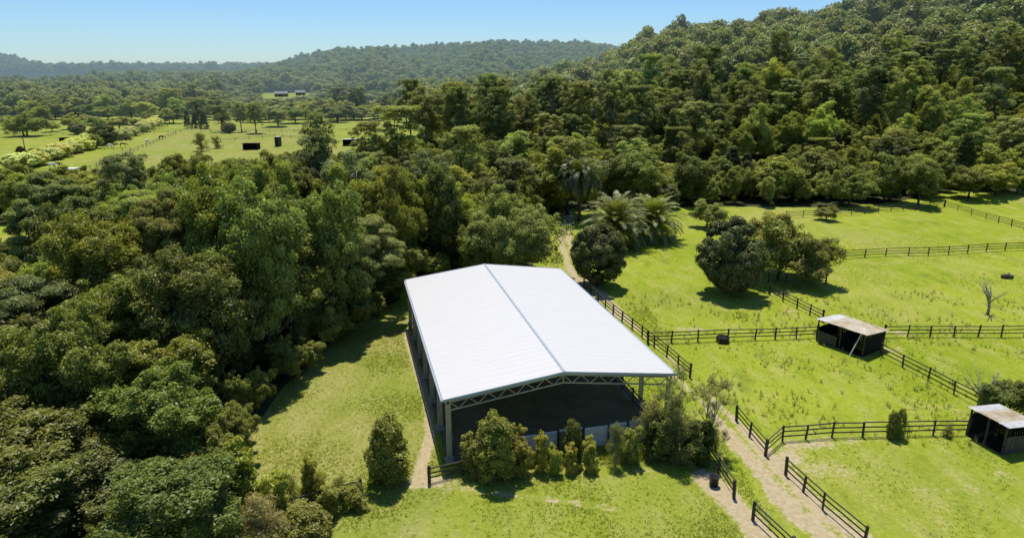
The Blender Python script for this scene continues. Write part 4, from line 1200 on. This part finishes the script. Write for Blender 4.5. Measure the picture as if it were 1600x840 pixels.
# upper hillside
yv = 262.0
while yv < 640:
    sp = 7.6 + (yv - 260) * .012
    x = -.12 * yv
    while x < .95 * yv:
        xx = x + rs.uniform(-.4, .4) * sp; yy = yv + rs.uniform(-.4, .4) * sp
        if xx < 0 and yy > 400: pass
        pts.append((xx, yy, H(xx, yy) - .3 + rs.uniform(-.5, .5)))
        x += sp
    yv += sp * .9
scatter('hillside_forest', pts, 1.18, 'grey green gum forest covering the upper hillside to the skyline', FAR, lo=.55, hi=1.45)

# flat valley forest behind the fields
pts = []; zs = []
CLR = [(-.368 * 500, 500), (-.29 * 500, 500), (-.285 * 740, 740), (-.36 * 740, 740)]
yv = 392.0
while yv < 1000:
    sp = 8.5 + (yv - 390) * .012; x = -1.0 * yv
    while x < .06 * yv:
        xx = x + rs.uniform(-.4, .4) * sp; yy = yv + rs.uniform(-.4, .4) * sp
        x += sp
        if inside(xx, yy, CLR): continue
        if -.44 < xx / yy < -.15 and yy < 500 and rs.rand() < .35: continue
        pts.append((xx, yy, H(xx, yy) - .5)); zs.append(rs.uniform(.75, 1.2) * (.95 if xx / yy < -.5 else 1.0) * (.5 if -.42 < xx / yy < -.17 and yy < 600 else 1))
    yv += sp
scatter('valley_forest', pts, 1.15, 'olive gum forest standing across the valley behind the fields', FAR, zs=np.array(zs))

# low undergrowth between the trees
def under(name, region_poly, step, z0, z1, scale, protos, label, seed, cond=None, anyfloor=False):
    rs = np.random.RandomState(seed); P_ = []
    xs = [p[0] for p in region_poly]; ys_ = [p[1] for p in region_poly]
    X_, Y_ = np.meshgrid(np.arange(min(xs), max(xs), step), np.arange(min(ys_), max(ys_), step))
    X_ = (X_ + rs.uniform(-.5, .5, X_.shape) * step).ravel(); Y_ = (Y_ + rs.uniform(-.5, .5, Y_.shape) * step).ravel()
    ok = inpoly(X_, Y_, region_poly) & (np.abs(X_ / np.maximum(Y_, 1)) < 1.0)
    if not anyfloor: ok &= masks(X_, Y_)[:, 2] > .5
    if cond is not None: ok &= cond(X_, Y_)
    X_, Y_ = X_[ok], Y_[ok]; Z_ = height(X_, Y_) + rs.uniform(z0, z1, len(X_))
    scatter(name, np.stack([X_, Y_, Z_], -1), scale, label, protos)
def crowns_of(kind, k=3):
    out = []
    for (crown, trunk, R, Ht) in PROTO[kind][:k]:
        for o in COL.objects:
            if o.data is crown: out.append(o); break
    return out
LF = [(-19.3, 14), (-18.6, 44), (-17.8, 54), (-16.5, 64), (-13.5, 74), (-8, 82), (4, 86), (4, 112), (-50, 112), (-72, 84), (-84, 60), (-60, 30), (-40, 14)]
under('undergrowth', LF, 3.3, -.6, .3, .36, crowns_of('broad', 4), 'dark tangled undergrowth beneath the left forest', 21, anyfloor=True)
under('hillside_undergrowth', [(4, 112), (-50, 112), (-60, 116), (-125, 116), (-125, 148), (-50, 150), (-60, 172), (-40, 172), (-20, 270), (340, 270), (200, 140), (100, 150), (88, 137), (66, 128), (14, 130)], 4.6, -.8, .4, .55,
      crowns_of('round', 3) + crowns_of('oliveround', 2), 'mixed undergrowth filling the gaps of the hillside forest', 22)
def far_hill(name, sky, Y0, Y1, Y2, tree, sp, label, flabel, spur=.12, seed=1):
    sky = [(ray(a, b)[0] / ray(a, b)[1], CAMH + ray(a, b)[2] / ray(a, b)[1] * Y1 - tree) for a, b in sky]
    A = [s[0] for s in sky]; Z_ = [s[1] for s in sky]
    def hz(a, y):
        top = np.interp(a, A, Z_)
        t = np.clip((y - Y0) / (Y1 - Y0), 0, 1); back = np.clip((y - Y1) / (Y2 - Y1), 0, 1)
        sh = t ** .9 * (1 - back ** 2)
        wob = spur * np.sin(a * 38 + seed + 2.2 * t) * np.sin(t * math.pi) + spur * .6 * np.sin(a * 83 + 3 * seed - 3 * t) * np.sin(t * math.pi)
        return np.maximum(top * (sh + wob), -2)
    av = np.linspace(A[0], A[-1], 160); yv_ = np.concatenate([np.linspace(Y0, Y1, 50), np.linspace(Y1, Y2, 12)[1:]])
    AA, YY = np.meshgrid(av, yv_); ZZ = hz(AA, YY); XX = AA * YY
    ii = np.arange(AA.size).reshape(AA.shape)
    q = np.stack([ii[:-1, :-1], ii[:-1, 1:], ii[1:, 1:], ii[1:, :-1]], -1).reshape(-1, 4)
    mk = np.zeros(AA.shape + (4,)); mk[..., 2] = 1; mk[..., 3] = 1
    me = np_mesh(name, np.stack([XX, YY, ZZ], -1).reshape(-1, 3), q, 4, {'mask': ('POINT', mk.reshape(-1, 4))}, True)
    o = link(name, me, None, GROUND); tag(o, label, 'hill', kind='structure')
    rs = np.random.RandomState(seed); P_ = []
    y = Y0
    while y < Y1 + 40:
        x = A[0] * y
        while x < A[-1] * y:
            xx = x + rs.uniform(-.45, .45) * sp; yy = y + rs.uniform(-.45, .45) * sp
            P_.append((xx, yy, float(hz(xx / yy, yy)) - 1 + rs.uniform(-1, 1.5))); x += sp
        y += sp * 1.05
    scatter(name.replace('hill', 'hill_forest'), P_, sp / 8.2, flabel, FAR)
far_hill('middle_hill', [(150, 150), (250, 134), (310, 126), (370, 119), (400, 112), (440, 101), (470, 91), (520, 83), (600, 79), (650, 76), (700, 74), (800, 68), (860, 69), (910, 71), (960, 78), (1060, 95), (1200, 110)],
         780, 1450, 1700, 11, 13.0, 'long wooded hill closing the valley', 'hazy grey green forest covering the long middle hill', seed=2)
far_hill('far_hill', [(-250, 70), (-120, 78), (0, 88), (30, 94), (60, 106), (110, 111), (170, 113), (260, 115), (330, 117), (380, 118), (460, 122), (560, 126)],
         2000, 3000, 3400, 22, 24.0, 'distant bluish hill beyond the valley', 'blue grey forest on the distant hill at the left', .06, 4)

# ------------------------------------------------------------------ far field fences, shelters, houses, horses
FF = dict(hgt=1.2, spacing=5.0, rails=2, post=.06, railw=.07, mat=FENCEGREY)
fence([(45, 264), (130, 238), (190, 222), (262, 199)], 'fence along the right foot of the pale hedge', **FF)
fence([(130, 270), (180, 250), (235, 227), (275, 210)], 'fence dividing the pale field lengthwise', **FF)
fence([(20, 268), (110, 272), (200, 282)], 'fence across the near end of the pale field', **FF)
fence([(150, 233), (205, 237)], 'short cross fence in the pale field', **FF)
fence([(200, 212), (300, 205), (345, 207), (440, 207), (560, 205)], 'long fence across the middle of the far fields', **FF)
fence([(345, 222), (430, 214), (520, 224), (600, 228)], 'fence in front of the central green field', **FF)
fence([(0, 214), (60, 214), (118, 211)], 'fence along the back of the left field', **FF)

def far_shed(px, py, wpx, hh, depth, roofmat, wallmat, label, name='field_shelter'):
    b = P(px, py); dep = b.y; w = wpx * dep / FPX / 2
    r = empty(name, b); tag(r, label, 'building' if 'house' in name else 'shelter')
    MB().box((0, depth, hh / 2), (w, .08, hh / 2)).build('back_wall', wallmat, r)
    for s in (-1, 1): MB().box((s * (w - .08), depth / 2, hh / 2), (.08, depth / 2 - .1, hh / 2)).build('side_wall', wallmat, r)
    for s in (-1, -.33, .33, 1): MB().box((s * (w - .12), -.2, hh / 2), (.08, .08, hh / 2)).build('post', wallmat, r)
    mb = MB(); mb.box((0, depth / 2 - .1, hh + .12), (w + .3, depth / 2 + .5, .06), Matrix.Rotation(-.06, 3, 'X')); mb.build('roof', roofmat, r)
def house(px, py, wpx, hh, depth, label, gable=True):
    b = P(px, py); w = wpx * b.y / FPX / 2
    r = empty('farm_house', b, .2); tag(r, label, 'house')
    MB().box((0, 0, hh / 2), (w, depth / 2, hh / 2)).build('wall', BEIGE, r)
    mb = MB(); e = .6
    for s in (-1, 1):
        mb.quad((-w - e, s * (depth / 2 + e), hh - .1), (w + e, s * (depth / 2 + e), hh - .1), (w + e, 0, hh + 2.1), (-w - e, 0, hh + 2.1))
    mb.quad((-w, -depth / 2, hh), (-w, depth / 2, hh), (-w, 0, hh + 2), (-w, 0, hh + 2)) if False else None
    mb.build('roof', GREYROOF, r)
    for k in range(4):
        x = -w + w * 2 * (k + .5) / 4
        MB().box((x, -depth / 2 - .03, hh * .55), (w * .09, .03, hh * .22)).build('window', PLASTIC, r)
    MB().box((0, -depth / 2 - .04, hh * .4), (.5, .04, hh * .4)).build('door', BOARD, r)
far_shed(391, 234, 22, 1.9, 3, DARKBOARD, DARKBOARD, 'dark open field shelter in front of the central green field')
far_shed(546, 228, 20, 2.1, 3, WHITEP, DARKBOARD, 'dark field shelter with a white roof on the right of the far fields')
far_shed(98, 222, 9, 1.4, 2, DARKBOARD, DARKBOARD, 'tiny dark field shelter behind the long pale hedge')
far_shed(433, 229, 6, 3.2, 3, WHITEP, BOARD, 'small narrow shed half hidden at the top of the thicket')
house(440, 151, 18, 2.8, 10, 'white house with pale metal roof on the yellow clearing, left one')
house(470, 149, 13, 2.8, 9, 'small white house on the yellow clearing, right one')
# low white cover
p = P(107, 269); mb = MB(); mb.box((0, 0, .45), (2.3, 1.3, .35)); o = empty('covered_trailer', p); tag(o, 'low flat white covered trailer parked at the near end of the pale field', 'trailer')
MB().box((0, 0, .85), (2.3, 1.2, .3)).build('cover', WHITEP, o, bevel=.12); MB().box((0, 0, .48), (2.2, 1.1, .06)).build('chassis', PLASTIC, o)
for s in (-1, 1):
    w_ = MB().tube([(0, s * 1.05, .35), (0, s * 1.25, .35)], .34, 14).build('wheel', RUBBER, o)
# power pole
p = P(41, 243); tpz = at(41, 213, p.y).z; o = empty('power_pole', p); tag(o, 'thin timber power pole at the near end of the pale hedge', 'pole')
MB().tube([(0, 0, -.2), (0, 0, tpz)], [.16, .10], 8).build('pole', FENCEWOOD, o)
MB().box((0, 0, tpz - .4), (.9, .06, .06)).build('crossarm', FENCEWOOD, o)

# horses
def horse_mesh():
    J = {'rump': ((-.72, 0, 1.34), .27), 'loin': ((-.3, 0, 1.36), .26), 'back': ((.1, 0, 1.30), .28), 'chest': ((.55, 0, 1.26), .29), 'brisk': ((.78, 0, 1.22), .20),
         'neck1': ((.98, 0, 1.30), .16), 'neck2': ((1.22, 0, 1.05), .12), 'poll': ((1.42, 0, .78), .11), 'muz': ((1.58, 0, .38), .06), 'tail': ((-1.0, 0, 1.15), .06), 'tail2': ((-1.05, 0, .6), .05)}
    E = [('loin', 'rump'), ('loin', 'back'), ('back', 'chest'), ('chest', 'brisk'), ('brisk', 'neck1'), ('neck1', 'neck2'), ('neck2', 'poll'), ('poll', 'muz'), ('rump', 'tail'), ('tail', 'tail2')]
    for s, nm in ((-1, 'l'), (1, 'r')):
        J['h1' + nm] = ((-.68, s * .17, .98), .17); J['h2' + nm] = ((-.86, s * .17, .55), .07); J['h3' + nm] = ((-.78, s * .17, .16), .045); J['h4' + nm] = ((-.74, s * .17, .03), .065)
        J['f1' + nm] = ((.60, s * .16, .92), .12); J['f2' + nm] = ((.62, s * .16, .50), .06); J['f3' + nm] = ((.60, s * .16, .16), .042); J['f4' + nm] = ((.64, s * .16, .03), .062)
        E += [('rump', 'h1' + nm), ('h1' + nm, 'h2' + nm), ('h2' + nm, 'h3' + nm), ('h3' + nm, 'h4' + nm), ('chest', 'f1' + nm), ('f1' + nm, 'f2' + nm), ('f2' + nm, 'f3' + nm), ('f3' + nm, 'f4' + nm)]
        J['ear' + nm] = ((1.40, s * .07, .92), .025); E.append(('poll', 'ear' + nm))
    ks = list(J); me = bpy.data.meshes.new('horse'); me.from_pydata([J[k][0] for k in ks], [(ks.index(a), ks.index(b)) for a, b in E], [])
    o = bpy.data.objects.new('horse_source', me); COL.objects.link(o)
    md = o.modifiers.new('skin', 'SKIN')
    for i, k in enumerate(ks):
        me.skin_vertices[0].data[i].radius = (J[k][1], J[k][1]); me.skin_vertices[0].data[i].use_root = (k == 'loin')
    sb = o.modifiers.new('sub', 'SUBSURF'); sb.levels = 1
    dg = bpy.context.evaluated_depsgraph_get(); m2 = bpy.data.meshes.new_from_object(o.evaluated_get(dg)); bpy.data.objects.remove(o)
    for p_ in m2.polygons: p_.use_smooth = True
    m2.name = 'horse'; return m2
hm = horse_mesh()
COATS = {'bay': simple('bay_coat', (.05, .025, .012), (.12, .06, .03), 2, .6), 'white': simple('white_rug', (.6, .6, .57), (.75, .75, .72), 2, .8), 'dark': simple('dark_coat', (.015, .012, .01), (.04, .03, .022), 2, .6)}
for (px, py, coat, rz, lb) in ((83, 263, 'white', .2, 'horse in a white rug grazing at the near end of the pale field'), (90, 262, 'bay', .3, 'bay horse grazing beside the white rugged horse'),
                               (185, 271, 'bay', 2.5, 'bay horse grazing alone near the tree belt'), (230, 224, 'white', 1.6, 'horse in a white rug standing in the upper pale field'),
                               (172, 232, 'white', .0, 'white horse by the hedge foot'), (193, 230, 'bay', .4, 'bay horse near the short cross fence'), (252, 218, 'dark', 1.2, 'dark horse near the far end of the pale field'),
                               (201, 221, 'dark', .0, 'dark horse grazing beside the small hedge bushes')):
    b = P(px, py); me_ = hm.copy(); me_.materials.clear(); me_.materials.append(COATS[coat]); o = link('horse', me_); o.location = b; o.rotation_euler = (0, 0, rz)
    tag(o, lb, 'horse', 'horses grazing in the pale field')

# ------------------------------------------------------------------ grass tufts and weeds (stuff)
def tufts(name, n, region, hmin, hmax, mat, label, blades=5, seed=1, w=.035, cond=None):
    rs = np.random.RandomState(seed); x0, x1, y0, y1 = region
    x = rs.uniform(x0, x1, n * 3); y = y0 + (y1 - y0) * rs.rand(n * 3) ** 1.15
    m = masks(x, y); ok = (m[:, 0] < .3) & (m[:, 2] < .3) & (np.abs(x / y) < .86)
    # stay out of the arena
    lx = (x - AO.x) * AV.x + (y - AO.y) * AV.y; ly = (x - AO.x) * AU.x + (y - AO.y) * AU.y
    ok &= ~((lx > -.2) & (lx < AW + .2) & (ly > -.3) & (ly < AL + .2))
    cl = np.array([mnoise.noise(Vector((a * .16, b * .16, seed))) for a, b in zip(x, y)])
    ok &= rs.rand(len(x)) < np.clip(.35 + cl * 1.6, .05, 1)
    if cond is not None: ok &= cond(x, y)
    x, y = x[ok][:n], y[ok][:n]; n = len(x); z = height(x, y)
    V, T = [], []
    for b in range(blades):
        a = rs.uniform(0, 6.28, n); h = rs.uniform(hmin, hmax, n); le = h * rs.uniform(.2, .9, n)
        bx = x + rs.normal(0, .05, n); by = y + rs.normal(0, .05, n); ww = w * rs.uniform(.7, 1.3, n)
        c, s = np.cos(a), np.sin(a)
        V.append(np.stack([np.stack([bx - s * ww, by + c * ww, z - .02], -1), np.stack([bx + s * ww, by - c * ww, z - .02], -1),
                           np.stack([bx + c * le + s * ww * .2, by + s * le, z + h], -1)], 1))
        T.append(np.clip(rs.normal(.5, .22, n), 0, 1))
    V = np.concatenate(V).reshape(-1, 3); T = np.concatenate(T)
    me = np_mesh(name, V, np.arange(len(V)), 3, {'tone': ('FACE', T)}); me.materials.append(mat)
    tag(link(name, me), label, 'grass', kind='stuff')
tufts('paddock_grass', 14000, (8, 95, 30, 110), .04, .11, LM['grass'], 'rough tufted green grass of the paddocks', 5, 1, .04)
tufts('lawn_grass', 26000, (-20, 16, 28, 76), .05, .14, LM['grass'], 'short grass of the lawn around the arena', 5, 2, .03)
tufts('tall_weeds', 800, (12, 60, 44, 80), .25, .6, LM['weed'], 'tall dry weeds standing in the paddock grass', 7, 3, .028)
tufts('edge_grass', 7000, (-20, 16, 36, 47), .18, .5, LM['grass'], 'long grass at the foot of the screen and shrubs', 6, 4, .03,
      cond=lambda x, y: (np.abs(polydist(x, y, [tuple((AO + AV * 1.5 - AU * 1.6)[:2]), tuple((AO + AV * 19 - AU * 2.2)[:2])])) < 1.0))

# ------------------------------------------------------------------ world, sun, camera
SUN_EL = RAD(71); sh = Vector((.10, -1.0, 0)).normalized()     # direction shadows fall
to_sun = Vector((-sh.x * math.cos(SUN_EL), -sh.y * math.cos(SUN_EL), math.sin(SUN_EL)))
w = bpy.data.worlds.new('World'); SC.world = w; w.use_nodes = True
nt = w.node_tree; nt.nodes.clear()
sky = nt.nodes.new('ShaderNodeTexSky'); sky.sky_type = 'NISHITA'; sky.sun_disc = False
sky.sun_elevation = SUN_EL; sky.sun_rotation = math.atan2(to_sun.x, to_sun.y)
sky.altitude = 50; sky.air_density = 1.0; sky.dust_density = .1; sky.ozone_density = 1.5
mx = nt.nodes.new('ShaderNodeMix'); mx.data_type = 'RGBA'; mx.blend_type = 'MULTIPLY'; mx.inputs[0].default_value = 1
mx.inputs[7].default_value = (.58, .81, 1.12, 1)
bg = nt.nodes.new('ShaderNodeBackground'); bg.inputs[1].default_value = .115
ow = nt.nodes.new('ShaderNodeOutputWorld')
nt.links.new(sky.outputs[0], mx.inputs[6]); nt.links.new(mx.outputs[2], bg.inputs[0]); nt.links.new(bg.outputs[0], ow.inputs[0])
ld = bpy.data.lights.new('sun', 'SUN'); ld.energy = 4.8; ld.angle = RAD(.53); ld.color = (1.0, .955, .87)
lo = bpy.data.objects.new('sun', ld); COL.objects.link(lo); lo.rotation_euler = to_sun.to_track_quat('Z', 'Y').to_euler(); lo.location = (0, 0, 200)

cd = bpy.data.cameras.new('camera'); cam = bpy.data.objects.new('camera', cd); COL.objects.link(cam)
cd.sensor_width = 36; cd.lens = 36 * FPX / 1600.0; cd.clip_start = .5; cd.clip_end = 20000
cam.location = (0, 0, CAMH); cam.rotation_euler = (math.pi / 2 - PITCH, 0, 0); SC.camera = cam
SC.view_settings.view_transform = 'Standard'; SC.view_settings.look = 'None'; SC.view_settings.exposure = 0
SC.render.engine = 'CYCLES'
cy = SC.cycles; cy.max_bounces = 7; cy.diffuse_bounces = 5; cy.glossy_bounces = 2; cy.transmission_bounces = 3; cy.transparent_max_bounces = 4
cy.use_denoising = True; cy.caustics_reflective = False; cy.caustics_refractive = False
try: SC.render.use_persistent_data = False
except Exception: pass
